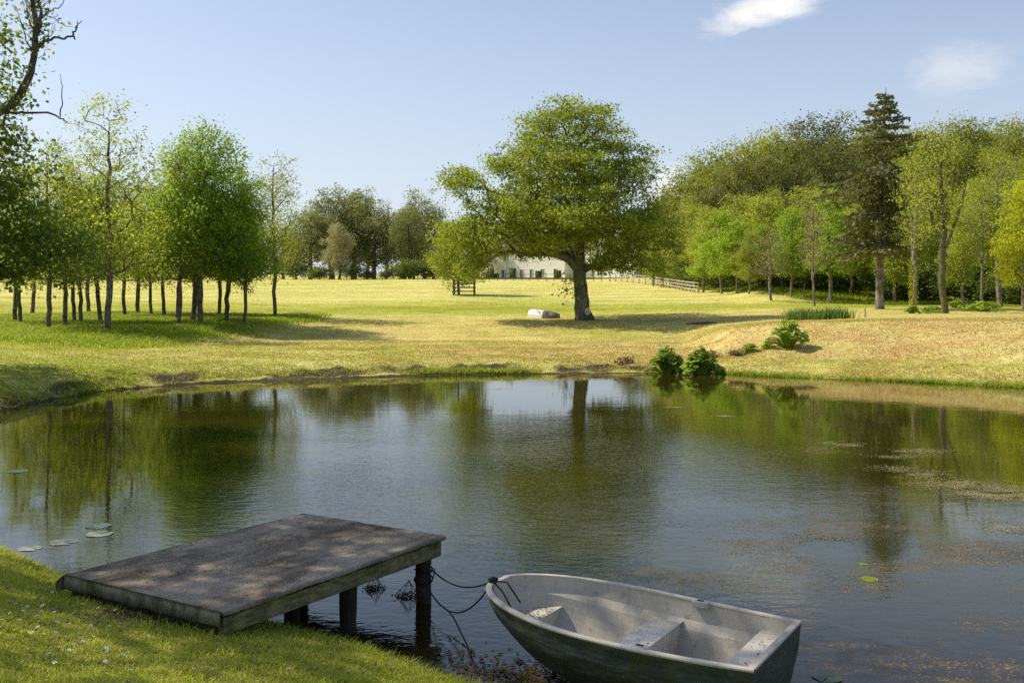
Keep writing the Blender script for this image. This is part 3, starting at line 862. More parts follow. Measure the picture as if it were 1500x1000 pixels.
# ---- tree prototypes
def protos():
    P = {}
    def mk(key, name, seed, h, tr, lobes, *a, bend=0.5, top=0.93, **k):
        rng = np.random.RandomState(seed + 100)
        P[key] = make_tree(name, seed, straight(h, rng, bend, top), tr, lobes, *a, **k)
    # airy young maples of the left grove
    for q, sd in (('maple_a', 21), ('maple_b', 22), ('maple_c', 23)):
        rng = np.random.RandomState(sd)
        lob = [(0, 0, 5.0, 2.7, 2.7, 2.2, 150), (0.2, 0, 7.6, 2.2, 2.2, 2.0, 100), (0, 0, 9.6, 1.4, 1.4, 1.8, 34), (rng.uniform(-1, 1), 0, 3.9, 2.3, 2.3, 0.9, 46), (rng.uniform(-1, 1), rng.uniform(-1, 1), 11.2, 0.9, 0.9, 1.0, 12)]
        mk(q, 'maple_tree', sd, 11.5, 0.14, lob, 36, 0.125, 0.34, M['leaf_maple'], M['bark'], dmin=0.52, void=-0.9, tip=0.011, flare=0.25, rise=0.55, wander=0.18, leafless=0.12, sides=5, ratio=0.75)
    for q, sd in (('lime_a', 31), ('lime_b', 32)):
        lob = [(0, 0, 4.9, 2.7, 2.7, 1.7, 140), (0, 0, 6.8, 2.9, 2.9, 2.2, 170), (0.2, 0, 9.2, 2.1, 2.1, 1.9, 110), (0.1, 0, 10.8, 1.0, 1.0, 0.8, 26)]
        rg = np.random.RandomState(sd)
        for k in range(9):
            a = rg.uniform(0, 6.28); zz = rg.uniform(3.6, 10.2); rr = 2.6 * math.sqrt(max(0.15, 1 - ((zz - 6.3) / 5) ** 2))
            lob.append((rr * math.cos(a), rr * math.sin(a), zz, 0.9, 0.9, 0.7, 16))
        mk(q, 'lime_tree', sd, 11.3, 0.165, lob, 72, 0.145, 0.36, M['leaf_lime'], M['bark_dark'], dmin=0.66, void=-0.55, tip=0.012, flare=0.3, rise=0.5, sides=5, ratio=0.8)
    # hill crowns
    for q, sd, mt in (('hill_a', 41, 'leaf_hill'), ('hill_b', 42, 'leaf_hill'), ('hill_dark', 43, 'leaf_hill_dark')):
        rng = np.random.RandomState(sd)
        lob = [(0, 0, 7.0, 4.0, 4.0, 3.2, 170), (0.5, 0, 9.6, 3.0, 3.0, 2.4, 110)]
        for k in range(6):
            a = k * 1.05 + rng.uniform(0, 0.6)
            lob.append((3.0 * math.cos(a), 3.0 * math.sin(a), rng.uniform(5, 8.5), 1.7, 1.7, 1.5, 40))
        mk(q, 'broadleaf_tree', sd, 11.0, 0.33, lob, 64, 0.27, 0.55, M[mt], M['bark'], dmin=0.86, void=-1.2, tip=0.02, rmin=0.03, flare=0.3, rise=0.3, sides=4, top=0.85)
    # yellow-green spring trees of the wood edge
    for q, sd, mt in (('spring_a', 51, 'leaf_spring'), ('spring_b', 52, 'leaf_spring'), ('bright', 53, 'leaf_bright'), ('bright_b', 54, 'leaf_bright')):
        rng = np.random.RandomState(sd)
        lob = [(0, 0, 4.6, 2.2, 2.2, 2.0, 110), (0, 0, 7.4, 1.9, 1.9, 2.2, 110), (0.2, 0, 9.8, 1.2, 1.2, 1.4, 45)]
        for k in range(4):
            a = k * 1.6 + rng.uniform(0, 1)
            lob.append((1.6 * math.cos(a), 1.6 * math.sin(a), rng.uniform(3.2, 7.5), 1.0, 1.0, 1.0, 26))
        mk(q, 'broadleaf_tree', sd, 11.0, 0.15, lob, 46, 0.19, 0.34, M[mt], M['bark_pale'], dmin=0.58, void=-0.75, tip=0.014, rmin=0.014, flare=0.2, rise=0.5, sides=5, ratio=0.75)
    lob = [(0, 0, 5.2, 1.9, 1.9, 2.0, 150), (0, 0, 7.8, 1.5, 1.5, 1.9, 120), (0, 0, 9.6, 0.8, 0.8, 1.0, 34)]
    mk('budding', 'broadleaf_tree', 61, 10.5, 0.14, lob, 10, 0.15, 0.3, M['leaf_bud'], M['bark_pale'], dmin=0.36, tip=0.014, flare=0.2, rise=0.7, leafless=0.1, sides=5)
    lob = [(0, 0, 8.0, 3.2, 3.2, 2.4, 190), (0, 0, 11.0, 2.8, 2.8, 2.6, 200), (0, 0, 13.6, 1.6, 1.6, 1.6, 70)]
    mk('bare', 'bare_tree', 62, 14.5, 0.30, lob, 2, 0.16, 0.3, M['leaf_bud'], M['bark'], dmin=0.5, tip=0.02, flare=0.2, rise=0.6, leafless=0.5, sides=4)
    # tall wood trees with long forked stems (right foreground of the wood)
    for q, sd, mt, bm in (('forked_a', 71, 'leaf_hill', 'bark_pale'), ('forked_b', 72, 'leaf_spring', 'bark_moss'), ('forked_c', 73, 'leaf_spring', 'bark_pale')):
        rng = np.random.RandomState(sd)
        lob = [(0, 0, 8.6, 2.6, 2.4, 2.0, 90), (-1.6, 0, 10.6, 1.5, 1.5, 1.6, 50), (1.6, 0, 10.8, 1.6, 1.5, 1.6, 55), (0, 0, 12.2, 1.8, 1.8, 1.4, 60), (-1.5, 0, 6.2, 1.0, 1.2, 0.8, 12), (1.7, 0, 6.6, 1.0, 1.2, 0.8, 12)]
        ex = [([(0, 0, 4.2), (-0.8, 0.1, 5.8), (-1.3, 0.1, 7.8), (-1.7, 0, 10.0)], [0.15, 0.12, 0.09, 0.04]), ([(0, 0, 4.8), (0.7, 0, 6.6), (1.2, 0.2, 8.6), (1.6, 0.1, 10.6)], [0.15, 0.12, 0.08, 0.04])]
        mk(q, 'broadleaf_tree', sd, 12.5, 0.23, lob, 30, 0.16, 0.40, M[mt], M[bm], dmin=0.78, void=-0.5, tip=0.014, flare=0.35, rise=0.6, sides=6, extra=ex, ratio=0.75)
    # far trees
    for q, sd, mt in (('far_a', 81, 'leaf_far'), ('far_b', 82, 'leaf_far'), ('far_pale', 83, 'leaf_far_pale')):
        rng = np.random.RandomState(sd)
        lob = [(0, 0, 6.6, 4.6, 4.6, 4.4, 220), (0.5, 0, 11.0, 3.4, 3.4, 3.2, 130)]
        for k in range(7):
            a = k * 0.95 + rng.uniform(0, 0.6)
            lob.append((3.7 * math.cos(a), 3.7 * math.sin(a), rng.uniform(4, 10), 1.9, 1.9, 1.8, 38))
        mk(q, 'broadleaf_tree', sd, 13.0, 0.4, lob, 50, 0.34, 0.62, M[mt], M['bark_dark'], dmin=1.05, void=-0.7, tip=0.03, rmin=0.05, flare=0.2, rise=0.2, sides=4, top=0.85)
    # understorey bushes
    for q, sd in (('bush_a', 91), ('bush_b', 92)):
        rng = np.random.RandomState(sd)
        lob = [(0, 0, 1.6, 2.0, 1.6, 1.5, 110)] + [(rng.uniform(-1.6, 1.6), rng.uniform(-1, 1), rng.uniform(1, 2.6), 0.9, 0.9, 0.8, 26) for _ in range(4)]
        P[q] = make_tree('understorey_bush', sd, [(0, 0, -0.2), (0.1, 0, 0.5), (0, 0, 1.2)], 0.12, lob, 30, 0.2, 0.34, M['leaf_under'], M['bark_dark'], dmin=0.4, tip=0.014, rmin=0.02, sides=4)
    return P


ORD = ['first', 'second', 'third', 'fourth', 'fifth', 'sixth', 'seventh', 'eighth', 'ninth', 'tenth', 'eleventh', 'twelfth', 'thirteenth', 'fourteenth', 'fifteenth', 'sixteenth', 'seventeenth', 'eighteenth', 'nineteenth', 'twentieth']
USED = set()


def inst(P, key, px, d, h, h0, label, group, rz, cat='tree', wide=1.0):
    root = P[key]
    r = root if key not in USED else copy_tree(root)
    USED.add(key)
    x = at(px, d)
    if h > 60: h = CAMZ + (HY - h) * d / F - gz(x, d)
    sz = h / h0
    place(r, x, d, sz * wide, rz, sz)
    tag(r, label, cat, group)
    return r


def build_trees():
    P = protos()
    R = random.Random(4)
    # ---------------- left grove: (px of trunk, distance, height, kind, width, label)
    GR = 'young trees of the left grove'
    grove = [
        (22, 62, 10.0, 'maple_a', 1.0, 'slim leafy tree, its stem the leftmost in the grove'),
        (31, 59, 9.0, 'maple_b', 1.0, 'slim leafy tree close beside the leftmost grove stem'),
        (71, 54, 10.5, 'maple_c', 1.0, 'forked slim tree under the dark drooping boughs, third stem of the grove'),
        (97, 56, 9.5, 'maple_a', 1.05, 'thicker leaning stem fourth from the left in the grove'),
        (110, 61, 9.2, 'maple_b', 1.0, 'thin straight grove tree just behind the thick leaning stem'),
        (119, 60, 9.6, 'lime_b', 0.8, 'thin dark-stemmed grove tree, right one of the pair behind the leaning stem'),
        (148, 62, 10.4, 'maple_a', 1.0, 'thin grove tree half hidden behind the tall pale-barked maple'),
        (157, 52.5, 11.8, 'maple_b', 1.15, 'tall airy maple with pale mottled bark nearest the pond in the grove'),
        (183, 69, 9.6, 'maple_c', 1.0, 'small grove tree just right of the tall airy maple, set further back'),
        (222, 71, 8.5, 'lime_a', 0.8, 'low leafy grove tree with a short slanting stem'),
        (258, 64, 9.8, 'maple_a', 1.0, 'slim grove tree behind the twin-stemmed thin tree'),
        (262, 57.5, 10.4, 'maple_c', 0.85, 'curved-stem thin tree with bare upper twigs left of the dense green lime'),
        (283, 61, 10.6, 'lime_b', 0.95, 'dense lime with dark stem, left half of the rounded green crown'),
        (294, 58.5, 11.3, 'lime_a', 1.02, 'tall dense bright green lime with the rounded topmost crown of the grove'),
        (321, 70, 9.0, 'lime_b', 0.9, 'dense lime set furthest back behind the round crown'),
        (331, 61.5, 9.4, 'lime_b', 1.0, 'dense forked dark-stemmed lime on the right flank of the round crown'),
        (357, 60, 8.2, 'lime_a', 0.85, 'slim-stemmed dense lime, next to last tree on the right of the grove'),
        (48, 76, 10.5, 'maple_b', 1.1, 'airy grove tree in the back row between the second and third front stems'),
        (130, 78, 11.0, 'maple_c', 1.1, 'airy grove tree in the back row left of the tall pale-barked maple'),
        (202, 74, 10.6, 'maple_a', 1.1, 'airy grove tree in the back row above the low slanting one'),
        (240, 70, 10.0, 'maple_b', 1.0, 'airy grove tree in the back row left of the dense limes'),
        (404, 67, 11.4, 'maple_c', 0.9, 'airy sparse maple standing last on the right of the grove'),
    ]
    for px, d, h, k, w, lab in grove:
        h0 = 11.5 if 'maple' in k else 11.3
        inst(P, k, px, d, h, h0, lab, GR, R.uniform(0, 6.28), wide=w)
    # ---------------- right wood: front trees
    GW = 'trees along the edge of the right wood'
    front = [
        (1338, 66, 240, 'forked_a', 13.4, 0.75, 'pale ivy-clad forked tree just right of the tall conifer'),
        (1385, 62, 188, 'forked_b', 13.4, 1.05, 'mossy brown trunk with spreading boughs, second right of the conifer'),
        (1465, 76, 222, 'forked_c', 13.4, 1.0, 'pale slender forked tree near the right edge of the wood'),
        (1500, 70, 262, 'spring_b', 11.2, 1.25, 'low yellow-green tree cut by the right frame edge'),
        (1420, 90, 330, 'bright', 11.2, 1.5, 'bright green low-branched tree between the mossy trunk and the pale slender one'),
        (1193, 82, 278, 'budding', 10.6, 0.75, 'slim pale birch-like stem with thin crown standing forward of the wood edge'),
        (1216, 90, 274, 'bright_b', 11.2, 1.05, 'bright green full-leaved tree behind the slim pale stem'),
        (1160, 93, 298, 'bright', 11.2, 0.9, 'rounded deep green tree left of the slim pale stem'),
        (1130, 90, 326, 'budding', 10.6, 1.4, 'brownish twiggy budding tree with stout pale stem at the wood edge'),
        (1097, 97, 335, 'spring_a', 11.2, 1.1, 'small yellow-green tree just left of the brownish budding tree'),
        (1080, 101, 318, 'bright_b', 11.2, 1.1, 'right one of the two vivid green rounded trees near the fence end'),
        (1057, 103, 300, 'bright', 11.2, 0.95, 'tallest vivid green rounded tree near the fence end'),
        (1030, 108, 338, 'bright_b', 11.2, 1.2, 'vivid green tree standing right at the pale fence end'),
        (1043, 116, 300, 'spring_b', 11.2, 1.1, 'hazy yellow-green tree behind the vivid green pair'),
        (1010, 124, 296, 'spring_a', 11.2, 1.0, 'hazy thin tree behind the pale fence right of the oak'),
        (985, 134, 312, 'budding', 10.6, 1.2, 'small pale tree by the fence just right of the oak crown'),
        (957, 128, 345, 'spring_a', 11.2, 0.9, 'slim-stemmed small tree seen under the right boughs of the oak'),
        (1245, 95, 305, 'spring_b', 11.2, 1.15, 'olive tree in the shade directly left of the conifer trunk'),
        (1262, 106, 270, 'spring_a', 11.2, 1.2, 'yellow-green tree showing over the left side of the conifer'),
        (1330, 98, 300, 'bright_b', 11.2, 1.3, 'dark-based green tree filling the gap behind the ivy-clad trunk'),
        (1365, 104, 262, 'spring_b', 11.2, 1.2, 'yellow-green tree behind the mossy brown trunk'),
        (1450, 100, 262, 'spring_a', 11.2, 1.25, 'leafy green tree behind the pale slender forked tree'),
        (1495, 96, 300, 'bright', 11.2, 1.2, 'green tree at the right frame edge behind the yellow-green one'),
        (1120, 108, 285, 'spring_b', 11.2, 1.3, 'tall hazy yellow-green tree rising behind the budding tree'),
        (1180, 106, 270, 'spring_a', 11.2, 1.3, 'tall hazy yellow-green tree behind the rounded deep green one'),
        (1075, 118, 282, 'spring_a', 11.2, 1.2, 'tall olive tree above the vivid green pair'),
        (1290, 92, 262, 'forked_c', 13.4, 0.9, 'thin pale stem in the shade right behind the conifer trunk'),
        (1310, 86, 300, 'spring_b', 11.2, 1.0, 'leafy tree between the conifer trunk and the ivy-clad one'),
        (1412, 82, 300, 'spring_b', 11.2, 0.9, 'dark-stemmed tree right of the mossy brown trunk in the shade'),
        (1438, 78, 290, 'forked_a', 13.4, 0.7, 'thin pale tree left of the pale slender forked one'),
        (1482, 88, 240, 'forked_a', 13.4, 0.8, 'thin pale stem right of the pale slender forked tree'),
        (1145, 99, 318, 'bright_b', 11.2, 0.8, 'small vivid tree between the budding tree and the rounded deep green one'),
        (1178, 97, 330, 'spring_a', 11.2, 0.9, 'small yellow-green tree just left of the slim pale stem'),
        (1112, 103, 322, 'bright', 11.2, 0.8, 'small green tree in the second rank left of the budding tree'),
        (1545, 84, 210, 'forked_b', 13.4, 1.0, 'spreading tree whose boughs reach in past the right frame edge'),
    ]
    for px, d, h, k, h0, w, lab in front:
        inst(P, k, px, d, h, h0, lab, GW, R.uniform(0, 6.28), wide=w * (1.2 if k[:3] in ('spr', 'bri') else 1.0))
    y = inst(P, 'spring_b', 1500, 64, 8.4, 11.2, 'glowing yellow tree at the right frame edge in front of the wood', GW, 1.0, wide=1.0)
    ym = y.children[1] if 'crown' in y.children[1].name else y.children[0]
    for ch in y.children:
        if ch.name.startswith('crown'):
            ch.data = ch.data.copy(); ch.data.materials.clear(); ch.data.materials.append(M['leaf_yellow'])
    # ---------------- hill wood in three rows
    rows = [('lowest row of the hill wood', 122, [1000, 1040, 1090, 1140, 1195, 1250, 1310, 1375, 1440, 1500, 1560], 11.0),
            ('middle row of the hill wood', 140, [985, 1025, 1075, 1125, 1175, 1225, 1275, 1335, 1400, 1460, 1525], 11.5),
            ('skyline row of the hill wood', 160, [1008, 1050, 1095, 1140, 1185, 1230, 1285, 1345, 1410, 1475, 1540], 11.5)]
    for ri, (rn, d0, pxs, h) in enumerate(rows):
        for i, px in enumerate(pxs):
            k = R.choice(['hill_a', 'hill_b'])
            if ri == 1 and px in (1075, 1125, 1175, 1225): k = 'hill_dark'
            if ri == 2 and px in (1185, 1230): k = 'hill_dark'
            if ri == 0 and px == 1195: k = 'hill_dark'
            look = 'dark olive brown' if k == 'hill_dark' else 'yellow-olive'
            top = float(np.interp(px, [975, 1000, 1050, 1100, 1150, 1200, 1300, 1400, 1500, 1600], [292, 262, 222, 202, 192, 184, 190, 178, 174, 170]))
            hh = top + (40, 88)[1 - ri] + R.uniform(-8, 8) if ri < 2 else top + R.uniform(-4, 5)
            if k == 'hill_dark': hh -= 12
            inst(P, k, px, d0 + R.uniform(-5, 5), hh, 12.0, f'{look} crown, {ORD[i]} from the left in the {rn}', 'trees of the hill wood', R.uniform(0, 6.28), wide=R.uniform(0.85, 1.0))
    # ---------------- understorey
    us = [(990, 132), (1020, 121), (1055, 114), (1090, 108), (1115, 102), (1150, 101), (1178, 99), (1205, 98), (1235, 101), (1262, 99), (1296, 95), (1322, 92), (1352, 91), (1385, 90), (1415, 95), (1445, 88), (1478, 86), (1510, 84), (1545, 84)]
    for i, (px, d) in enumerate(us):
        k = 'bush_a' if i % 2 else 'bush_b'
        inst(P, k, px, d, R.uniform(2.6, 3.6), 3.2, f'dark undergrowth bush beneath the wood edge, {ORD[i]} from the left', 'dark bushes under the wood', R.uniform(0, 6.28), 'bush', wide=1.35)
    # ---------------- far trees beyond the lawn
    far = [
        (455, 178, 12.0, 'far_b', 1.0, 'rounded green tree at the left end of the far treeline'),
        (487, 186, 15.8, 'far_a', 1.05, 'tall dark olive tree left of centre in the far treeline'),
        (520, 190, 16.5, 'far_b', 1.05, 'tallest dark full crown of the far treeline'),
        (497, 172, 9.8, 'far_pale', 0.75, 'pale cream-flowering tree in front of the far dark crowns'),
        (548, 184, 13.5, 'far_a', 0.9, 'dark round crown right of the tallest far tree'),
        (590, 188, 12.8, 'far_b', 0.9, 'light green tree in the dip of the far treeline'),
        (622, 192, 16.0, 'far_a', 0.85, 'tall feathery olive tree right of the dip in the far treeline'),
        (600, 180, 12.5, 'far_b', 0.8, 'dense dark tree in front of the feathery far tree'),
        (650, 196, 9.5, 'far_b', 0.9, 'low green tree beside the left boughs of the oak'),
        (20, 180, 13.0, 'far_a', 1.1, 'far tree seen between the leftmost grove stems'),
        (85, 184, 12.5, 'far_b', 1.1, 'far tree behind the third grove stem'),
        (150, 182, 13.0, 'far_a', 1.1, 'far tree behind the tall airy maple'),
        (215, 186, 11.5, 'far_b', 1.1, 'far tree behind the low leafy grove tree'),
        (290, 184, 12.0, 'far_a', 1.1, 'far tree behind the dense limes'),
        (360, 188, 11.5, 'far_b', 1.1, 'far tree behind the right flank of the grove'),
        (415, 186, 10.0, 'far_a', 1.0, 'far tree behind the last airy maple of the grove'),
        (985, 190, 13.5, 'far_b', 0.9, 'grey-green far tree between the oak and the hill'),
        (930, 205, 12.5, 'far_a', 0.9, 'far tree behind the right side of the oak, by the house'),
        (700, 205, 10.0, 'far_a', 0.9, 'far tree left of the white house'),
    ]
    for px, d, h, k, w, lab in far:
        inst(P, k, px, d, h, 14.0, lab, 'far trees beyond the lawn', R.uniform(0, 6.28), wide=w)
    for px, d, h, lab in ((538, 205, 17.5, 'leafless grey tree standing above the tallest far crown'), (566, 204, 15.8, 'leafless twiggy tree rising in the far treeline gap'), (968, 150, 10.0, 'leafless twiggy tree right of the oak against the sky')):
        inst(P, 'bare', px, d, h, 15.0, lab, 'leafless far trees', R.uniform(0, 6.28))
    hb = [(440, 176), (470, 172), (510, 170), (535, 171), (560, 172), (585, 172), (612, 170), (640, 170)]
    for i, (px, d) in enumerate(hb):
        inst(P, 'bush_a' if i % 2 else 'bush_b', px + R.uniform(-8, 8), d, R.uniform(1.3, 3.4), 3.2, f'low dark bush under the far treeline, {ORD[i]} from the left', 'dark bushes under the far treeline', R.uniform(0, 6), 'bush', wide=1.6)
    # ---------------- young tree in a timber guard
    rng = np.random.RandomState(7)
    lob = [(0, 0, 5.6, 2.2, 2.2, 1.9, 120), (-0.5, 0, 3.6, 2.6, 2.4, 1.6, 130), (-0.3, 0, 2.2, 1.9, 1.9, 1.1, 80), (0.4, 0, 6.5, 1.1, 1.1, 0.9, 34), (1.4, 0, 4.4, 1.2, 1.2, 1.2, 40), (-0.6, 0, 1.2, 1.2, 1.2, 0.6, 30)]
    t = make_tree('young_tree', 77, straight(7.0, rng, 0.3), 0.14, lob, 50, 0.2, 0.38, M['leaf_oak'], M['bark'], tip=0.014, sides=5, dmin=0.55)
    place(t, at(672, 106), 106)
    tag(t, 'young bushy tree with leaves down to its wooden guard, left of the big oak', 'tree')
    gx, gy = at(680, 106), 106; z0 = gz(gx, gy)
    g = empty('tree_guard', (gx, gy, z0)); tag(g, 'square wooden rail guard around the young bushy tree', 'tree guard')
    w = 1.05
    for a, b_ in ((-1, -1), (1, -1), (1, 1), (-1, 1)):
        MB().box((a * w, b_ * w, 0.7), (0.13, 0.13, 1.75)).build('post', M['fence_dark'], g)
    for zz in (0.35, 0.75, 1.15, 1.5):
        for (a, b_), (c, e) in (((-1, -1), (1, -1)), ((1, -1), (1, 1)), ((1, 1), (-1, 1)), ((-1, 1), (-1, -1))):
            nx, ny = (a + c) / 2 * 0.09, (b_ + e) / 2 * 0.09
            MB().bar((a * w + nx, b_ * w + ny, zz), (c * w + nx, e * w + ny, zz), 0.05, 0.11).build('rail', M['fence_dark'], g)


def build_conifer():
    rng = np.random.RandomState(3)
    D = 72.0; H = 326 * D / F
    k = D / F
    pts = [(0, 0, -0.3)] + [(0.22 * t + 0.25 * t * t, 0, H * t) for t in np.linspace(0.03, 1, 26)]
    rad = [0.27 * (1 - t) ** 0.85 + 0.02 for t in np.linspace(0, 1, 27)]
    V, Q = trunk_tube(pts, rad, 12, 0.3, 0.05, 3)
    VV, QQ, off = [V], [Q], len(V)
    LC = []; LT = []
    def cx(z): t = z / H; return 0.22 * t + 0.25 * t * t
    z = 0.29 * H
    while z < H * 0.985:
        t = z / H
        # branch length profile: wide ragged lower crown, layered spire above
        if t > 0.68: L = 0.2 + (1 - t) / 0.32 * 3.5
        else: L = 2.9 + 0.8 * math.sin(t * 23) + (0.2 if t > 0.4 else -0.6 * (0.4 - t) / 0.1)
        nb = 7 if t < 0.68 else 5
        a0 = rng.uniform(0, 6.28)
        zc = z
        for b_ in range(nb):
            z = zc + rng.uniform(-0.22, 0.22) * (1 if t < 0.9 else 0.5)
            a = a0 + b_ * 2 * PI / nb + rng.uniform(-0.3, 0.3)
            Lb = L * rng.uniform(0.5, 1.2)
            if t < 0.68 and math.cos(a) < -0.2: Lb *= 1.12
            dirv = np.array([math.cos(a), math.sin(a), 0])
            droop = 0.55 if t < 0.68 else 0.18
            nd = []
            for s in range(7):
                u = s / 6
                p = np.array([cx(z), 0, z]) + dirv * Lb * u + np.array([0, 0, -droop * Lb * u * (1 - 0.45 * u) + (0.10 * Lb * u ** 2 if t > 0.68 else 0)]) + rng.normal(size=3) * 0.03
                nd.append(p)
            V3, Q3 = skin_branches(np.array(nd), np.array([-1, 0, 1, 2, 3, 4, 5]), np.linspace(0.05, 0.012, 7), 0, sides=4)
            VV.append(V3); QQ.append(Q3 + off); off += len(V3)
            n = int((27 if t < 0.68 else 27) * max(Lb, 0.4))
            u = rng.uniform(0.12 if t > 0.68 else 0.2, 1.0, n)
            nd = np.array(nd); ii = np.minimum((u * 6).astype(int), 5); fr = (u * 6 - ii)[:, None]
            base = nd[ii] * (1 - fr) + nd[ii + 1] * fr
            side = np.array([-dirv[1], dirv[0], 0])
            sw = (0.10 + 0.30 * np.sin(PI * np.minimum(u * 0.9 + 0.1, 1)))[:, None]
            C = base + side * rng.normal(size=(n, 1)) * sw + np.array([0, 0, -1.0]) * np.abs(rng.normal(size=(n, 1))) * (0.20 if t < 0.68 else 0.07)
            LC.append(C); LT.append(np.tile(dirv, (n, 1)) + rng.normal(size=(n, 3)) * 0.5 + np.array([0, 0, -0.35 if t < 0.68 else 0.05]))
        z = zc + (0.40 if t < 0.68 else 0.46)
    C = np.concatenate(LC); T = unit(np.concatenate(LT)); n = len(C)
    nor = unit(np.cross(T, rng.normal(size=(n, 3)))); nor = unit(nor + np.array([0, 0, 0.5]))
    b = unit(np.cross(nor, T))
    l = rng.uniform(0.22, 0.46, n)[:, None]; w = l * 0.24
    Vn = np.stack([C - T * l * .5, C + b * w, C + T * l * .5, C - b * w], 1).reshape(-1, 3)
    root = empty('conifer_tree')
    obj('trunk', np_mesh('trunk', np.concatenate(VV), np.concatenate(QQ), M['bark_conifer']), root)
    obj('crown', np_mesh('crown', Vn, np.arange(n * 4).reshape(n, 4), M['needle']), root)
    place(root, at(1288, D), D)
    tag(root, 'tall brownish conifer with layered spire top in front of the right wood', 'tree')


def build_near_tree():
    D = 22.0; k = D / F
    tx, ty = -15.6, 20.5
    z0 = gz(tx, ty)
    def L(px, py, rx, ry, n, dd=D, dep=None):
        kk = dd / F
        return (at(px, dd) - tx, dd - ty, CAMZ + (HY - py) * kk - z0, rx * kk, (dep or rx) * kk, ry * kk, n)
    lobes = [L(5, 275, 62, 30, 60), L(60, 310, 46, 24, 46), L(95, 345, 44, 22, 44), L(30, 345, 60, 24, 56), L(120, 372, 30, 18, 26), L(60, 385, 40, 16, 34), L(5, 392, 40, 20, 34), L(128, 398, 16, 14, 12), L(100, 300, 24, 12, 14), L(-90, 330, 110, 90, 130),
             L(4, 215, 42, 32, 44, 23), L(6, 140, 24, 48, 30, 23), L(2, 60, 16, 36, 18, 23), L(-110, 180, 80, 120, 90), L(50, 262, 34, 14, 18),
             (0, 0, 8, 4.0, 4.0, 2.8, 150), (0.5, -1.5, 11.5, 3.4, 3.4, 2.2, 120), (2.5, -4, 8.5, 2.4, 2.4, 1.6, 80), (-2, 2, 9.5, 3, 3, 2.5, 90)]
    trunk = [(0, 0, -0.3), (0.2, 0, 1.5), (0.5, 0.1, 3.2), (0.8, 0.2, 5.2), (0.9, 0.2, 7.2), (0.8, 0, 9.5), (0.7, 0, 11)]
    def W(px, py, dd=23.0):
        return (at(px, dd) - tx, dd - ty, CAMZ + (HY - py) * dd / F - z0)
    ex = [([(0.8, 0.2, 4.2), W(-120, 215), W(-40, 180), W(8, 160), W(30, 140), W(45, 105), W(51, 70), W(53, 35), W(47, -5), W(42, -50), W(45, -110)], [0.2, 0.16, 0.14, 0.115, 0.095, 0.08, 0.07, 0.06, 0.05, 0.035, 0.02]),
          ([W(54, 70), W(66, 62), W(78, 57), W(95, 56), W(106, 53), W(111, 43), W(114, 35), W(121, 31)], [0.035, 0.032, 0.028, 0.024, 0.022, 0.018, 0.012, 0.006]),
          ([W(111, 43), W(114, 37), W(113, 30)], [0.014, 0.009, 0.005]),
          ([W(106, 53), W(110, 58)], [0.02, 0.012]),
          ([W(53, 50), W(60, 38), W(60, 18), W(56, -10), W(60, -40)], [0.045, 0.04, 0.03, 0.02, 0.008]),
          ([W(56, 30), W(72, 18), W(88, 8), W(98, -6)], [0.022, 0.015, 0.01, 0.005]),
          ([W(50, 45), W(42, 25), W(38, 0), W(30, -20)], [0.025, 0.018, 0.012, 0.006]),
          ([W(48, 80), W(38, 60), W(30, 30), W(22, 8)], [0.02, 0.014, 0.009, 0.004]),
          ([W(58, 65), W(75, 50), W(82, 35)], [0.014, 0.009, 0.004]),
          ([W(62, 20), W(80, 28), W(95, 38), W(108, 40)], [0.012, 0.009, 0.006, 0.003]),
          ([W(8, 165), W(40, 166), W(70, 165), W(88, 172), W(100, 180)], [0.03, 0.026, 0.022, 0.016, 0.01]),
          ([W(88, 172), W(92, 150), W(90, 120), W(88, 108)], [0.016, 0.012, 0.008, 0.004])]
    rng = np.random.RandomState(9)
    # little shoots along the bare limb
    for i in range(34):
        u = rng.uniform(0, 1)
        b0 = np.array(W(50 + rng.uniform(-6, 8), 90 - 110 * u))
        a = np.array(W(50 + rng.uniform(-30, 42), 70 - 110 * u + rng.uniform(-35, 5)))
        mid = (a + b0) / 2 + rng.normal(size=3) * 0.06
        ex.append(([b0, mid, a], [0.009, 0.006, 0.003]))
    o = make_tree('sycamore_tree', 13, trunk, 0.42, lobes, 62, 0.105, 0.27, M['leaf_near'], M['bark'], dmin=0.42, flare=0.4, tip=0.008, flat=0.6, step=0.4, extra=ex, rise=-0.1, up=0.9, sides=5, ratio=0.8)
    o.location = (tx, ty, z0)
    tag(o, 'big near tree at the left edge with dark drooping boughs and a bare limb', 'tree')
    C = []
    for i in range(120):
        c = np.array(W(52 + rng.normal() * 20, 15 + rng.normal() * 30)); C.append(c + rng.normal(size=(3, 3)) * 0.08)
    V, Q = leaf_quads(rng, np.concatenate(C), 0.12)
    obj('limb_leaves', np_mesh('limb_leaves', V, Q, M['leaf_maple']), o)
    # its neighbour on the left bank (crown just outside the frame, shading the corner of the pond)
    lob = [(0, 0, 6, 3.0, 3.0, 2.6, 130), (0.6, -0.8, 8.6, 2.6, 2.6, 2.0, 100), (1.5, -2, 5.2, 2, 2, 1.2, 50)]
    t2 = make_tree('sycamore_tree', 14, [(0, 0, -0.3), (0.1, 0, 2), (0.3, 0, 4.5), (0.2, 0, 7), (0.2, 0, 9)], 0.3, lob, 36, 0.17, 0.34, M['leaf_near'], M['bark'], tip=0.012, step=0.5, up=0.8, sides=5, ratio=0.8)
    place(t2, -19.0, 30.5)
    tag(t2, 'dark-leaved tree on the left bank behind the near drooping boughs', 'tree')


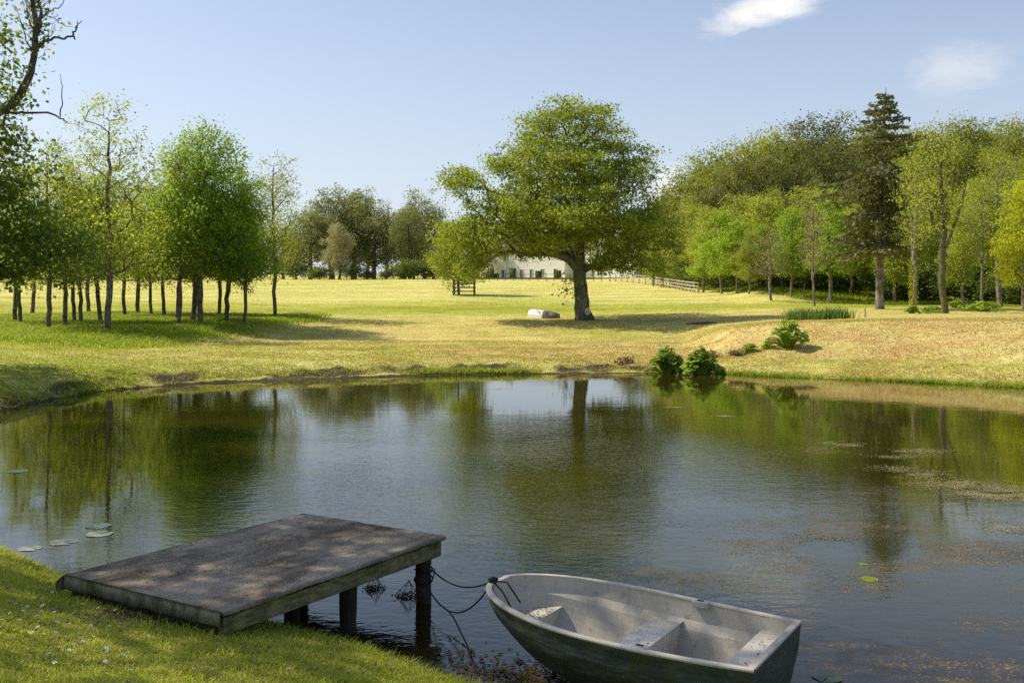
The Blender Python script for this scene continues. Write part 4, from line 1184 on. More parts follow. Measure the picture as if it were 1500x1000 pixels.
def build_bank_tree():
    lob = [(1.2, 0.7, 10.6, 3.4, 2.3, 1.4, 110), (2.4, -0.5, 11.4, 2.2, 2.4, 1.3, 50), (1.5, 2.2, 10.4, 2.6, 2.0, 1.2, 55), (-2.6, -0.5, 9.4, 1.8, 2.0, 1.2, 30), (-0.6, -2.6, 9.8, 1.6, 1.0, 0.9, 24)]
    t = make_tree('sycamore_tree', 15, [(0, 0, -0.3), (0.1, 0, 2), (0.2, 0.1, 4.5), (0.1, 0, 7), (0.2, 0, 10)], 0.3, lob, 46, 0.15, 0.36, M['leaf_near'], M['bark'], tip=0.012, step=0.5, up=0.8, sides=5, ratio=0.8, dmin=0.56)
    place(t, -12.0, 11.4)
    tag(t, 'tree on the near left bank casting dappled shade over the jetty', 'tree')


# ------------------------------------------------------------------ waterside plants
def gunnera(name, rng, n, H, R, leaf, seed_mat='gunnera'):
    mb_s = MB(); V = []; Fq = []
    for i in range(n):
        a = rng.uniform(0, 2 * PI); u = rng.uniform(0.05, 1) ** 0.6 * (0.85 + 0.3 * math.sin(2 * a + n) + 0.15 * math.sin(5 * a))
        u = max(u, 0.05)
        tip = np.array([math.cos(a) * R * u, math.sin(a) * R * u, H * (1.05 - 0.92 * u ** 1.4) * rng.uniform(0.7, 1.05)])
        b0 = np.array([math.cos(a) * 0.08, math.sin(a) * 0.08, -0.05])
        mid = (b0 + tip) / 2 + np.array([0, 0, H * 0.18])
        mb_s.tube([b0, mid, tip], [0.018, 0.015, 0.01], 5)
        out = np.array([math.cos(a), math.sin(a), 0]); nor = unit(np.array([out[0] * 0.55 * u, out[1] * 0.55 * u, 1.0]) + rng.normal(size=3) * 0.3)
        t = unit(out - nor * out.dot(nor)); b_ = np.cross(nor, t)
        r = leaf * rng.uniform(0.6, 1.2)
        m = 14; base = len(V)
        V.append(tip - nor * r * 0.12)
        for k in range(m):
            th = 2 * PI * k / m
            rr = r * (0.78 + 0.3 * (k % 2)) * (1.0 + 0.2 * math.cos(th))
            V.append(tip + (t * math.cos(th) + b_ * math.sin(th)) * rr + nor * (rng.uniform(-0.12, 0.12) * r))
        for k in range(m):
            Fq.append((base, base + 1 + k, base + 1 + (k + 1) % m))
    root = empty(name)
    mb_s.build('stems', M['gunnera'], root)
    obj('leaves', np_mesh('leaves', np.array(V), np.array(Fq), M[seed_mat], smooth=False), root)
    return root


def build_plants():
    rng = np.random.RandomState(17)
    for px, d, n, H, R, lf, lab in (
            (976, 36.9, 210, 0.95, 0.72, 0.115, 'leafy green clump at the water edge, left of the pair'),
            (1027, 36.3, 240, 0.92, 0.80, 0.115, 'leafy green clump at the water edge, right of the pair'),
            (1155, 39.6, 110, 1.12, 0.95, 0.15, 'big-leaved plant with tall upper leaves halfway up the tan bank'),
            (1098, 39.6, 26, 0.34, 0.42, 0.13, 'small low leafy plant on the bank left of the big-leaved one')):
        g = gunnera('waterside_plant', rng, n, H, R, lf)
        x = at(px, d); g.location = (x, d, max(gz(x, d), 0.0) - 0.02)
        tag(g, lab, 'plant', 'big-leaved plants by the pond')
    for px, d, n, H, R, lf, lab in ((1442, 66, 60, 0.75, 1.2, 0.2, 'low dark evergreen shrub near the right frame edge beneath the wood'),
                                    (1400, 74, 40, 0.7, 0.9, 0.2, 'pale green fern clump between the mossy trunk and the dark shrub'),
                                    (1365, 63, 50, 0.42, 1.0, 0.16, 'ivy and low leaves around the foot of the mossy trunk'),
                                    (1336, 62, 40, 0.5, 0.5, 0.16, 'low dark leafy tuft at the foot of the ivy-clad tree')):
        g = gunnera('low_shrub', rng, n, H, R, lf)
        x = at(px, d); g.location = (x, d, gz(x, d) - 0.02)
        tag(g, lab, 'shrub', 'low shrubs under the right trees')
    # dead stumps / dark root mounds on the bank
    for px, d, r, lab in ((1041, 39.5, 0.34, 'dark tangle of dead stalks low on the bank right of the leafy pair'), (1079, 39.3, 0.26, 'small dark dead plant crown left of the small leafy plant'), (916, 38.2, 0.42, 'dark dead stalks on the bank left of the leafy pair')):
        C = rng.normal(size=(160, 3)) * np.array([r * 0.55, r * 0.45, r * 0.22]) + np.array([0, 0, 0.08])
        V, Q = leaf_quads(rng, C, 0.2, 0.25, 0.1)
        o = obj('dead_plant', np_mesh('dead_plant', V, Q, M['dead_leaf']))
        x = at(px, d); o.location = (x, d, gz(x, d))
        tag(o, lab, 'dead plant', 'dead plant crowns on the bank')
    # iris bed
    names = ['leftmost', 'second', 'third', 'fourth', 'fifth', 'sixth', 'rightmost']
    for i, px in enumerate((1158, 1172, 1186, 1199, 1212, 1224, 1237)):
        V, Fq = [], []
        for k in range(110):
            a = rng.uniform(0, 6.28); b0 = np.array([rng.normal() * 0.26, rng.normal() * 0.25, -0.05])
            h = rng.uniform(0.4, 0.80); lean = np.array([math.cos(a), math.sin(a), 0]) * rng.uniform(0.03, 0.3)
            s = np.array([-math.sin(a + 1), math.cos(a + 1), 0]) * 0.022
            p1 = b0 + lean * 0.35 + np.array([0, 0, h * 0.6]); p2 = b0 + lean + np.array([0, 0, h])
            n0 = len(V); V += [b0 - s, b0 + s, p1 + s * 0.8, p1 - s * 0.8, p2]
            Fq += [(n0, n0 + 1, n0 + 2), (n0, n0 + 2, n0 + 3), (n0 + 3, n0 + 2, n0 + 4)]
        o = obj('iris_clump', np_mesh('iris_clump', np.array(V), np.array(Fq), M['iris'], smooth=False))
        x = at(px, 53.5); o.location = (x, 53.5 + rng.uniform(-.6, .6), gz(x, 53.5))
        tag(o, f'sword-leaved iris clump above the bank, {names[i]} of the row' if i in (0, 6) else f'sword-leaved iris clump above the bank, {names[i]} from the left of the row', 'plant', 'iris clumps in the row above the bank')
    # small stakes
    for px, d, h, lab in ((1267, 54.5, 0.5, 'short wooden stake beside the right end of the iris row'), (1213, 86, 0.6, 'short white marker stake at the wood edge')):
        x = at(px, d)
        o = MB().tube([(0, 0, -0.1), (0.01, 0, h * 0.5), (0, 0.01, h)], [0.05, 0.047, 0.043], 7).build('stake', M['fence_wood'])
        o.location = (x, d, gz(x, d)); tag(o, lab, 'stake', None)
    # ivy on the forked tree
    x, d = at(1338, 66), 66
    n = 900
    h = 3.4 * rng.uniform(0, 1, n) ** 1.5; a = rng.uniform(0, 6.28, n)
    C = np.stack([np.cos(a) * 0.22, np.sin(a) * 0.22, h], 1) + rng.normal(size=(n, 3)) * 0.06
    V, Q = leaf_quads(rng, C, 0.1, 0.8)
    o = obj('ivy', np_mesh('ivy', V, Q, M['leaf_spring'])); o.location = (x, d, gz(x, d))
    tag(o, 'green ivy climbing the pale forked trunk right of the conifer', 'ivy', kind='stuff')


def blades(rng, X, Y, H, W, lean, mat, name, zoff=0.0, curve=True):
    n = len(X)
    Z = ground(X, Y) + zoff
    a = rng.uniform(0, 2 * PI, n); a2 = rng.uniform(0, 2 * PI, n)
    h = H * rng.uniform(0.5, 1.3, n); w = W * rng.uniform(0.7, 1.3, n)
    sx, sy = np.cos(a) * w / 2, np.sin(a) * w / 2
    lx, ly = np.cos(a2) * lean * h, np.sin(a2) * lean * h
    B = np.stack([X, Y, Z - 0.01], 1)
    S = np.stack([sx, sy, np.zeros(n)], 1)
    Mi = B + np.stack([lx * 0.35, ly * 0.35, h * 0.6], 1)
    Ti = B + np.stack([lx, ly, h * (1 - 0.25 * lean)], 1)
    V = np.stack([B - S, B + S, Mi + S * 0.75, Mi - S * 0.75, Ti], 1).reshape(-1, 3)
    k = np.arange(n)[:, None] * 5
    Q = k + np.array([[0, 1, 2, 3]]); T = k + np.array([[3, 2, 4]])
    return obj(name, np_mesh(name, V, [Q, T], mat, smooth=False))


def build_grass():
    rng = np.random.RandomState(23)
    gm = leaf_mat('grass_near', (0.10, 0.125, 0.014), (0.33, 0.335, 0.04), (0.48, 0.52, 0.055), 0.44, 1.6)
    gl = leaf_mat('grass_long', (0.06, 0.095, 0.010), (0.20, 0.25, 0.022), (0.40, 0.47, 0.04), 0.45, 0.8)
    gs = leaf_mat('grass_straw', (0.30, 0.21, 0.06), (0.45, 0.34, 0.115), (0.42, 0.33, 0.10), 0.3, 0.6)
    # foreground turf
    n = 330000
    X = rng.uniform(-7.6, 0.6, n); Y = rng.uniform(4.6, 12.2, n)
    px = 750 + F * X / Y
    nd, fd = shores(px)
    s = nd - Y
    bare = np.exp(-(((X + 2.95) / 0.75) ** 2 + ((Y - 7.55) / 0.42) ** 2))
    dens = np.clip(0.75 + 0.5 * fbm(X, Y, 2.2, 12, 3), 0.1, 1) * (1 - 0.9 * bare)
    ok = (s > -0.05) & (px > -140) & (rng.uniform(size=n) < dens)
    X, Y, s = X[ok], Y[ok], s[ok]
    hh = (0.036 + 0.05 * rng.uniform(size=len(X)) ** 4) + 0.03 * np.exp(-s / 0.35) + 0.012 * fbm(X, Y, 1.7, 14, 3)
    o = blades(rng, X, Y, hh, 0.0085, 0.85, gm, 'grass')
    tag(o, 'short green turf on the near bank beside the jetty', 'grass', kind='stuff')
    k2 = (rng.uniform(size=len(X)) < 0.16 * np.clip(0.8 + fbm(X, Y, 1.3, 88, 3), 0.1, 2))
    o = blades(rng, X[k2] + 0.004, Y[k2], hh[k2] * 0.8, 0.008, 1.2, gs, 'dry_grass')
    tag(o, 'dry straw-coloured blades in the near turf', 'grass', kind='stuff')
    # taller tufts by the jetty foot and water edge
    n = 5000
    t = rng.uniform(0, 1, n)
    X = -3.7 + t * 3.6; Y = np.interp(750 + F * X / 8.3, NEAR[:, 0], NEAR[:, 1]) - np.abs(rng.normal(size=n)) * 0.25
    o = blades(rng, X, Y, 0.10, 0.007, 0.7, gm, 'edge_grass')
    tag(o, 'taller grass along the near water edge', 'grass', kind='stuff')
    # long grass under the grove
    n = 150000
    Y = rng.uniform(40, 73, n); X = rng.uniform(-42, -8.5, n)
    f = np.clip((-X - 13.5 + (Y - 58) * 0.12) / 3 + 0.6 * fbm(X, Y, 0.5, 3, 3), 0, 1) * np.clip((Y - 43) / 4, 0, 1) * np.clip((74 - Y) / 5, 0, 1)
    ok = (rng.uniform(size=n) < f) & (750 + F * X / Y > -260)
    X, Y = X[ok], Y[ok]
    hh = 0.26 + 0.14 * fbm(X, Y, 0.8, 33, 3)
    o = blades(rng, X, Y, np.maximum(hh, 0.08), 0.045, 0.9, gl, 'long_grass')
    tag(o, 'rough long green grass under the left grove', 'grass', kind='stuff')
    # long grass along the wood edge
    n = 60000
    Y = rng.uniform(84, 125, n); X = rng.uniform(18, 52, n)
    edge = np.interp(Y, [84, 92, 110, 130], [31, 25, 21.5, 19.5])
    ok = (X > edge) & (rng.uniform(size=n) < np.clip(1.2 - (X - edge) / 14, 0.1, 1))
    o = blades(rng, X[ok], Y[ok], 0.34, 0.06, 0.8, gl, 'wood_edge_grass')
    tag(o, 'rough green grass along the foot of the right wood', 'grass', kind='stuff')
    # water's edge fringe on the far shore
    n = 26000
    px = rng.uniform(-150, 1650, n); nd, fd = shores(px)
    Y = fd + np.abs(rng.normal(size=n)) * 0.22 - 0.06; X = (px - 750) / F * Y
    keep = rng.uniform(size=n) < np.clip(0.25 + 1.1 * fbm(X, Y, 0.7, 44, 4) + 0.15 * (X > 7), 0.02, 1)
    o = blades(rng, X[keep], Y[keep], 0.17, 0.022, 0.9, gl, 'shore_grass')
    tag(o, 'green grass fringe along the far water edge', 'grass', kind='stuff')
    # mown straw stubble over banks and lawn
    n = 190000
    px = rng.uniform(-100, 1600, n); nd, fd = shores(px)
    Y = fd + 0.3 + rng.uniform(0, 1, n) ** 1.5 * 17; X = (px - 750) / F * Y
    c = fbm(X, Y, 1.1, 55, 4)
    keep = rng.uniform(size=n) < np.clip(0.5 + 0.9 * c, 0.03, 1)
    X, Y = X[keep], Y[keep]
    half = rng.uniform(size=len(X)) < np.clip(0.68 + 0.4 * fbm(X, Y, 0.5, 56, 3) + np.clip(X / 30, -0.35, 0.25), 0, 1)
    o = blades(rng, X[half], Y[half], 0.07, 0.025, 1.3, gs, 'stubble')
    tag(o, 'dry mown stubble on the banks and lawn', 'grass', kind='stuff')
    o = blades(rng, X[~half], Y[~half], 0.07, 0.025, 1.1, gl, 'lawn_grass')
    tag(o, 'short green lawn grass above the far bank', 'grass', kind='stuff')
    # daisies
    R = random.Random(6)
    petals = MB()
    for k in range(11):
        a = 2 * PI * k / 11
        ca, sa = math.cos(a), math.sin(a)
        petals.add([(0.004 * ca, 0.004 * sa, 0), (0.012 * ca - 0.003 * sa, 0.012 * sa + 0.003 * ca, 0.002), (0.017 * ca, 0.017 * sa, 0.003), (0.012 * ca + 0.003 * sa, 0.012 * sa - 0.003 * ca, 0.002)], [(0, 3, 2, 1)])
    root = empty('daisy')
    petals.build('petals', M['petal'], root)
    eye = MB().tube([(0, 0, -0.002), (0, 0, 0.004)], [0.005, 0.004], 8).build('centre', M['daisy_eye'], root)
    MB().tube([(0, 0, -0.06), (0.002, 0, -0.03), (0, 0, -0.002)], 0.0012, 4).build('stem', M['iris'], root)
    spots = []
    for cx, cy, r, n in ((-3.3, 6.65, 0.22, 16), (-2.9, 6.5, 0.16, 12), (-3.05, 6.9, 0.3, 12), (-2.4, 6.2, 0.2, 10), (-3.8, 7.1, 0.5, 20), (-2.1, 6.0, 0.25, 8), (-4.2, 7.6, 0.4, 12), (-3.5, 7.2, 0.3, 10), (-2.6, 6.0, 0.3, 10), (-3.9, 6.5, 0.4, 16)):
        for _ in range(n):
            spots.append((cx + R.gauss(0, r), cy + R.gauss(0, r)))
    for i, (x, y) in enumerate(spots):
        o = root if i == 0 else copy_tree(root)
        s = R.uniform(0.65, 1.0)
        o.location = (x, y, gz(x, y) + R.uniform(0.035, 0.055)); o.scale = (s, s, s)
        o.rotation_euler = (R.uniform(-0.4, 0.4) - 0.15, R.uniform(-0.4, 0.4), R.uniform(0, 6))
        tag(o, 'small white daisy in the short turf beside the jetty', 'flower', 'white daisies in the near turf')
    # withered leaves lying in the turf
    n = 260
    X = rng.uniform(-5.2, -0.8, n); Y = rng.uniform(5.6, 9, n)
    px = 750 + F * X / Y; nd, fd = shores(px); ok = nd - Y > 0.1
    X, Y = X[ok], Y[ok]
    V, Q = leaf_quads(rng, np.stack([X, Y, ground(X, Y) + 0.03], 1), 0.045, 0.6, 1.5)
    o = obj('fallen_leaves', np_mesh('fallen_leaves', V, Q, M['dead_leaf']))
    tag(o, 'withered leaves scattered in the near turf', 'leaves', kind='stuff')


# ------------------------------------------------------------------ jetty
def build_jetty():
    P2 = Vector((-2.07, 7.29, 0)); u = Vector((0.53, 0.848, 0)); v = Vector((-0.848, 0.53, 0))
    Lu, Lv, zt = 2.64, 1.71, 0.60
    rz = math.atan2(u.y, u.x)
    rng = np.random.RandomState(2)
    root = empty('jetty', (P2.x, P2.y, 0), rz)   # local x along the jetty over the water, local y to the left
    tag(root, 'small wooden jetty with worn grey felt top and round posts in the pond', 'jetty')
    # felt: sheet with ragged edges folded down
    nx, ny = 90, 60
    V = []; idx = {}
    xs = np.linspace(-0.03, Lu + 0.03, nx); ys = np.linspace(-0.035, Lv + 0.035, ny)
    XX, YY = np.meshgrid(xs, ys, indexing='ij')
    ZZ = zt + 0.006 * fbm(XX, YY, 2.2, 6, 4) - 0.006 * np.exp(-((XX - 0.9) ** 2 + (YY - 0.7) ** 2) / 0.3)
    seam = 0.007 * (1 / (1 + np.exp(-(YY - 0.98 - 0.01 * np.sin(XX * 3)) / 0.012)))
    ZZ += seam
    top = np.stack([XX, YY, ZZ], -1).reshape(-1, 3)
    I = np.arange(nx * ny).reshape(nx, ny)
    Q = [np.stack([I[:-1, :-1], I[1:, :-1], I[1:, 1:], I[:-1, 1:]], -1).reshape(-1, 4)]
    VV = [top]; off = nx * ny
    def skirt(edge, depth, out):
        nonlocal off
        n = len(edge)
        P = top[edge]
        cur = edge
        for k, (f, ofs) in enumerate(((0.25, 0.010), (1.0, 0.014))):
            dz = depth * f * (1 + ((0.75 if depth < 0.06 else 0.15) if f == 1 else 0.1) * fbm(P[:, 0] * 1.0, P[:, 1] * 1.0, 9, 8, 4))
            N = P + np.array(out)[None] * (ofs + 0.006 * fbm(P[:, 0], P[:, 1], 7, 9, 3))[:, None]
            N[:, 2] = P[:, 2] - dz
            VV.append(N)
            nid = off + np.arange(n); off += n
            Q.append(np.stack([cur[:-1], nid[:-1], nid[1:], cur[1:]], -1))
            cur = nid
    skirt(I[0, :], 0.105, (-1, 0, 0)); skirt(I[:, 0], 0.032, (0, -1, 0)); skirt(I[-1, :], 0.04, (1, 0, 0)); skirt(I[:, -1], 0.05, (0, 1, 0))
    fe = obj('felt_top', np_mesh('felt_top', np.concatenate(VV), Q, M['felt']), root)
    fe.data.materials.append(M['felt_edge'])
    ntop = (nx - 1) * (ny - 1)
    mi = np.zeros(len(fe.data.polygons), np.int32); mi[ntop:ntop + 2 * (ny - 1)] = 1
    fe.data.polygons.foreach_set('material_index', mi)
    sm = fe.modifiers.new('Solidify', 'SOLIDIFY'); sm.thickness = 0.006; sm.offset = -1
    # felt flap hanging at the far landward corner
    mb = MB()
    fl = [(-0.06, Lv + 0.05, zt), (-0.1, Lv + 0.075, zt - 0.05), (-0.09, Lv + 0.07, zt - 0.13)]
    fr = [(0.14, Lv + 0.05, zt), (0.13, Lv + 0.07, zt - 0.05), (0.10, Lv + 0.06, zt - 0.10)]
    vs = fl + fr
    mb.add(vs, [(0, 1, 4, 3), (1, 2, 5, 4)]); mb.build('felt_flap', M['felt'], root, True)
    # deck boards beneath and edge beams
    nb = 12; bw = (Lu - 0.02) / nb
    for i in range(nb):
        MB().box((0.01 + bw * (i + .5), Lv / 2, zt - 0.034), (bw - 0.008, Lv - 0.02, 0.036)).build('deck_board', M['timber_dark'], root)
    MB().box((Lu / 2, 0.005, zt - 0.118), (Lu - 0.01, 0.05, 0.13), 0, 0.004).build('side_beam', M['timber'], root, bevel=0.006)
    MB().box((Lu / 2, Lv - 0.005, zt - 0.118), (Lu - 0.01, 0.05, 0.13), 0, 0.004).build('side_beam', M['timber'], root, bevel=0.006)
    MB().box((Lu - 0.005, Lv / 2, zt - 0.12), (0.045, Lv - 0.07, 0.12)).build('end_beam', M['timber'], root, bevel=0.006)
    MB().box((0.03, Lv / 2, zt - 0.135), (0.05, Lv - 0.07, 0.10)).build('end_beam', M['timber_dark'], root, bevel=0.006)
    for yy in (0.45, 0.9, 1.32):
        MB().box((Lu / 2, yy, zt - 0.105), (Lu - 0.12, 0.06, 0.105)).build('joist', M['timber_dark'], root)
    for (lx, ly, r) in ((1.52, 0.14, 0.075), (2.52, 0.10, 0.072), (1.45, 0.72, 0.07), (2.45, Lv - 0.14, 0.072), (1.35, Lv - 0.14, 0.07)):
        pts = [(lx + rng.normal() * 0.004, ly + rng.normal() * 0.004, z) for z in np.linspace(-0.9, zt - 0.16, 12)]
        rr = [r * (1 + rng.normal() * 0.03) for _ in pts]
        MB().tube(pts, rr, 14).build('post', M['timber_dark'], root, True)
    # bearers resting on the bank
    for yy in (0.1, Lv - 0.22):
        z0 = gz(*(P2 + u * 0.12 + v * yy).xy)
        MB().box((0.14, yy, (z0 - 0.06 + zt - 0.16) / 2), (0.2, 0.16, zt - 0.16 - z0 + 0.06)).build('bearer', M['timber_dark'], root, bevel=0.01)
    MB().box((0.02, Lv / 2, zt - 0.205), (0.06, Lv - 0.3, 0.035)).build('batten', M['timber_dark'], root)
    # leaf litter on the deck
    n = 130
    lx = rng.uniform(0.05, Lu - 0.05, n); ly = np.clip(rng.normal(1.0, 0.42, n), 0.04, Lv - 0.04)
    W = [P2 + u * a + v * b_ for a, b_ in zip(lx, ly)]
    C = np.array([(w.x, w.y, zt + 0.016) for w in W])
    V, Q = leaf_quads(rng, C, 0.034, 0.6, 4.0)
    o = obj('leaf_litter', np_mesh('leaf_litter', V, Q, M['dead_leaf']))
    tag(o, 'scraps of dead leaf lying on the felt top of the jetty', 'leaves', kind='stuff')
    return P2, u, v


# ------------------------------------------------------------------ dinghy
def hull_funcs(LEN=2.23):
    def wr(t):
        a = 0.637 * (1 - (1 - min((t + 0.012) / 0.5, 1)) ** 2) ** 0.50
        return a * (1 - 0.125 * max(0, (t - 0.55) / 0.45) ** 1.6)
    def zr(t): return 0.49 + 0.115 * (1 - t) ** 2
    def zb(t): return -0.05 + 0.42 * max(0, 1 - t / 0.62) ** 1.8
    return wr, zr, zb, LEN


def section(t, s, wr, zr, zb, inset=0.0, floor=None):
    th = s * PI / 2
    y = (wr(t) - inset) * math.cos(th) ** 0.62
    z = zr(t) - (zr(t) - zb(t)) * math.sin(th) ** 1.25
    return y, z


def build_boat():
    wr, zr, zb, LEN = hull_funcs()
    root = empty('dinghy', (-0.115, 8.04, 0.0), -0.535)
    tag(root, 'weathered grey moulded rowing dinghy moored beside the jetty, bow towards the post', 'boat')
    nt_, ns = 46, 13
    T = [(i / (nt_ - 1)) ** 1.25 for i in range(nt_)]
    def shell(inset, floor, flip, x0=0.0, x1=LEN, strake=0.0, ledge=False):
        V, Fq = [], []
        for t in T:
            for j in range(-ns, ns + 1):
                s = 1 - abs(j) / ns
                y, z = section(t, s, wr, zr, zb, inset)
                if strake and 0.16 < s < 0.46: y += strake * (1 - abs(s - 0.31) / 0.15) ** 0.3
                if floor is not None:
                    z = max(z + inset * 0.5 * s, floor)
                    if ledge and s > 0.26: y -= 0.036
                sg = -1 if j < 0 else 1
                x = x0 + (x1 - x0) * t
                if t > 0.97: x = x0 + (x1 - x0) * t
                # raked transom: lower points pulled forward
                x -= (zr(t) - z) * 0.10 * max(0, t - 0.7) / 0.3
                # raked bow
                x += (zr(t) - z) * 0.35 * max(0, 1 - t / 0.25)
                V.append((x, sg * y if j != 0 else 0.0, z))
        w = 2 * ns + 1
        for i in range(nt_ - 1):
            for j in range(w - 1):
                a = i * w + j
                f = (a, a + 1, a + w + 1, a + w)
                Fq.append(f[::-1] if flip else f)
        return V, Fq, w
    V, Fq, w = shell(0.0, None, False, strake=0.022)
    # transom and bow closure
    last = (nt_ - 1) * w
    mb = MB(); mb.add(V, Fq)
    mb.f.append(tuple(last + j for j in range(w)))
    mb.f.append(tuple(w - 1 - j for j in range(w)))
    mb.build('hull', M['hull'], root, True)
    V, Fq, w = shell(0.034, 0.10, True, 0.035, LEN - 0.04, ledge=True)
    mb = MB(); mb.add(V, Fq); mb.f.append(tuple(last + w - 1 - j for j in range(w))); mb.f.append(tuple(j for j in range(w)))
    mb.build('inner_shell', M['grp_in'], root, True)
    # rim: flat lip joining both shells with a rolled outer edge
    prof = [(-0.040, -0.006), (-0.037, 0.004), (-0.012, 0.008), (0.006, 0.005), (0.011, -0.004), (0.008, -0.016), (-0.002, -0.02)]
    path = []
    for t in reversed(T): path.append((LEN * t, -wr(t), zr(t)))
    path2 = [(x, -y, z) for x, y, z in reversed(path)]
    path = path + path2
    # close across the transom
    nP = len(path); V = []; Fq = []
    for i, p in enumerate(path):
        a = Vector(path[max(i - 1, 0)]); b_ = Vector(path[min(i + 1, nP - 1)])
        tg = (b_ - a); tg.z = 0; tg.normalize()
        nrm = Vector((tg.y, -tg.x, 0)) * -1   # outward for this direction
        c = Vector((LEN * 0.5, 0, 0)); 
        if (Vector((p[0], p[1], 0)) - c).dot(nrm) < 0: nrm = -nrm
        for o_, z_ in prof:
            V.append((p[0] + nrm.x * o_, p[1] + nrm.y * o_, p[2] + z_))
    k = len(prof)
    for i in range(nP - 1):
        for j in range(k - 1):
            Fq.append((i * k + j, i * k + j + 1, (i + 1) * k + j + 1, (i + 1) * k + j))
    mb = MB(); mb.add(V, Fq)
    mb.build('gunwale', M['grp_rim'], root, True)
    ze = zr(1.0); we = wr(1.0)
    MB().box((LEN - 0.018, 0, ze + 0.001), (0.05, 2 * we - 0.03, 0.022)).build('transom_rim', M['grp_rim'], root, bevel=0.008)
    # seats
    def inner_w(x, z):
        t = min(max((x - 0.035) / (LEN - 0.075), 0), 1)
        best = 0
        for s in np.linspace(0, 1, 60):
            y, zz = section(t, s, wr, zr, zb, 0.034)
            zz = max(zz + 0.017 * s, 0.10)
            if zz >= z: best = y - (0.036 if s > 0.26 else 0)
        return max(best, 0.02)
    def seat(x0, x1, z, lip=0.02):
        mb = MB(); n = 10
        xs = [x0 + (x1 - x0) * i / n for i in range(n + 1)]
        vs = []
        for x in xs:
            wy = inner_w(x, z) + 0.006
            vs += [(x, -wy, z), (x, wy, z)]
        mb.add(vs, [(2 * i, 2 * i + 2, 2 * i + 3, 2 * i + 1) for i in range(n)])
        for x, fl in ((x0, 1), (x1, -1)):
            zl = max(0.095, zb(x / LEN) + 0.03)
            zs = [z, z - 0.012, z - 0.07, min(z - 0.08, (z + zl) / 2), min(z - 0.1, zl)]
            vs = []
            for q, zz in enumerate(zs):
                wy = inner_w(x, max(zz, 0.101)) + 0.006
                vs += [(x + (0.012 * fl if q > 0 else 0), -wy, zz), (x + (0.012 * fl if q > 0 else 0), wy, zz)]
            mb.add(vs, [(2 * i, 2 * i + 1, 2 * i + 3, 2 * i + 2) for i in range(len(zs) - 1)])
        mb.build('seat', M['grp_seat'], root)
    seat(0.09, 0.40, 0.37); seat(1.09, 1.33, 0.345); seat(1.94, LEN - 0.05, 0.385)
    # shallow ribs on the floor
    for yy in (-0.14, 0.14):
        MB().box((1.63, yy, 0.106), (0.56, 0.03, 0.014)).build('floor_rib', M['grp_in'], root, bevel=0.005)
        MB().box((0.92, yy, 0.106), (0.30, 0.03, 0.014)).build('floor_rib', M['grp_in'], root, bevel=0.005)
    # rowlock blocks
    for sg in (1, -1):
        t = 0.655; y = wr(t) - 0.055
        rb = MB().box((LEN * t, sg * y, zr(t) - 0.012), (0.13, 0.06, 0.05)).build('rowlock_block', M['grp_rim'], root, bevel=0.008)
        MB().box((LEN * t, sg * y, zr(t) + 0.0155), (0.05, 0.025, 0.004)).build('rowlock_socket', M['sign_dark'], rb)
    # debris in the boat
    rng = np.random.RandomState(8)
    loc = []
    for cx, cy, sx_, sy_, n, z in ((0.25, 0.02, 0.09, 0.13, 110, 0.375), (0.8, 0.05, 0.22, 0.22, 40, 0.106), (1.63, 0.05, 0.17, 0.25, 60, 0.106), (1.21, -0.1, 0.06, 0.2, 16, 0.35), (2.06, 0.0, 0.05, 0.25, 20, 0.39)):
        for _ in range(n):
            loc.append((cx + np.clip(rng.normal(), -1.5, 1.5) * sx_, cy + np.clip(rng.normal(), -1.5, 1.5) * sy_, z))
    mw = Matrix.Translation(root.location) @ Matrix.Rotation(root.rotation_euler.z, 4, 'Z')
    C = np.array([tuple(mw @ Vector(p)) for p in loc])
    V, Q = leaf_quads(rng, C, 0.022, 0.6, 4.0)
    o = obj('leaf_crumbs', np_mesh('leaf_crumbs', V, Q, M['dead_leaf']))
    tag(o, 'crumbs of dead leaf lying inside the grey dinghy', 'leaves', kind='stuff')
    return mw, wr, zr, LEN


def catenary(a, b, sag, n=24):
    a, b = Vector(a), Vector(b)
    pts = []
    for i in range(n + 1):
        t = i / n
        p = a.lerp(b, t); p.z -= sag * 4 * t * (1 - t)
        pts.append(p)
    return pts


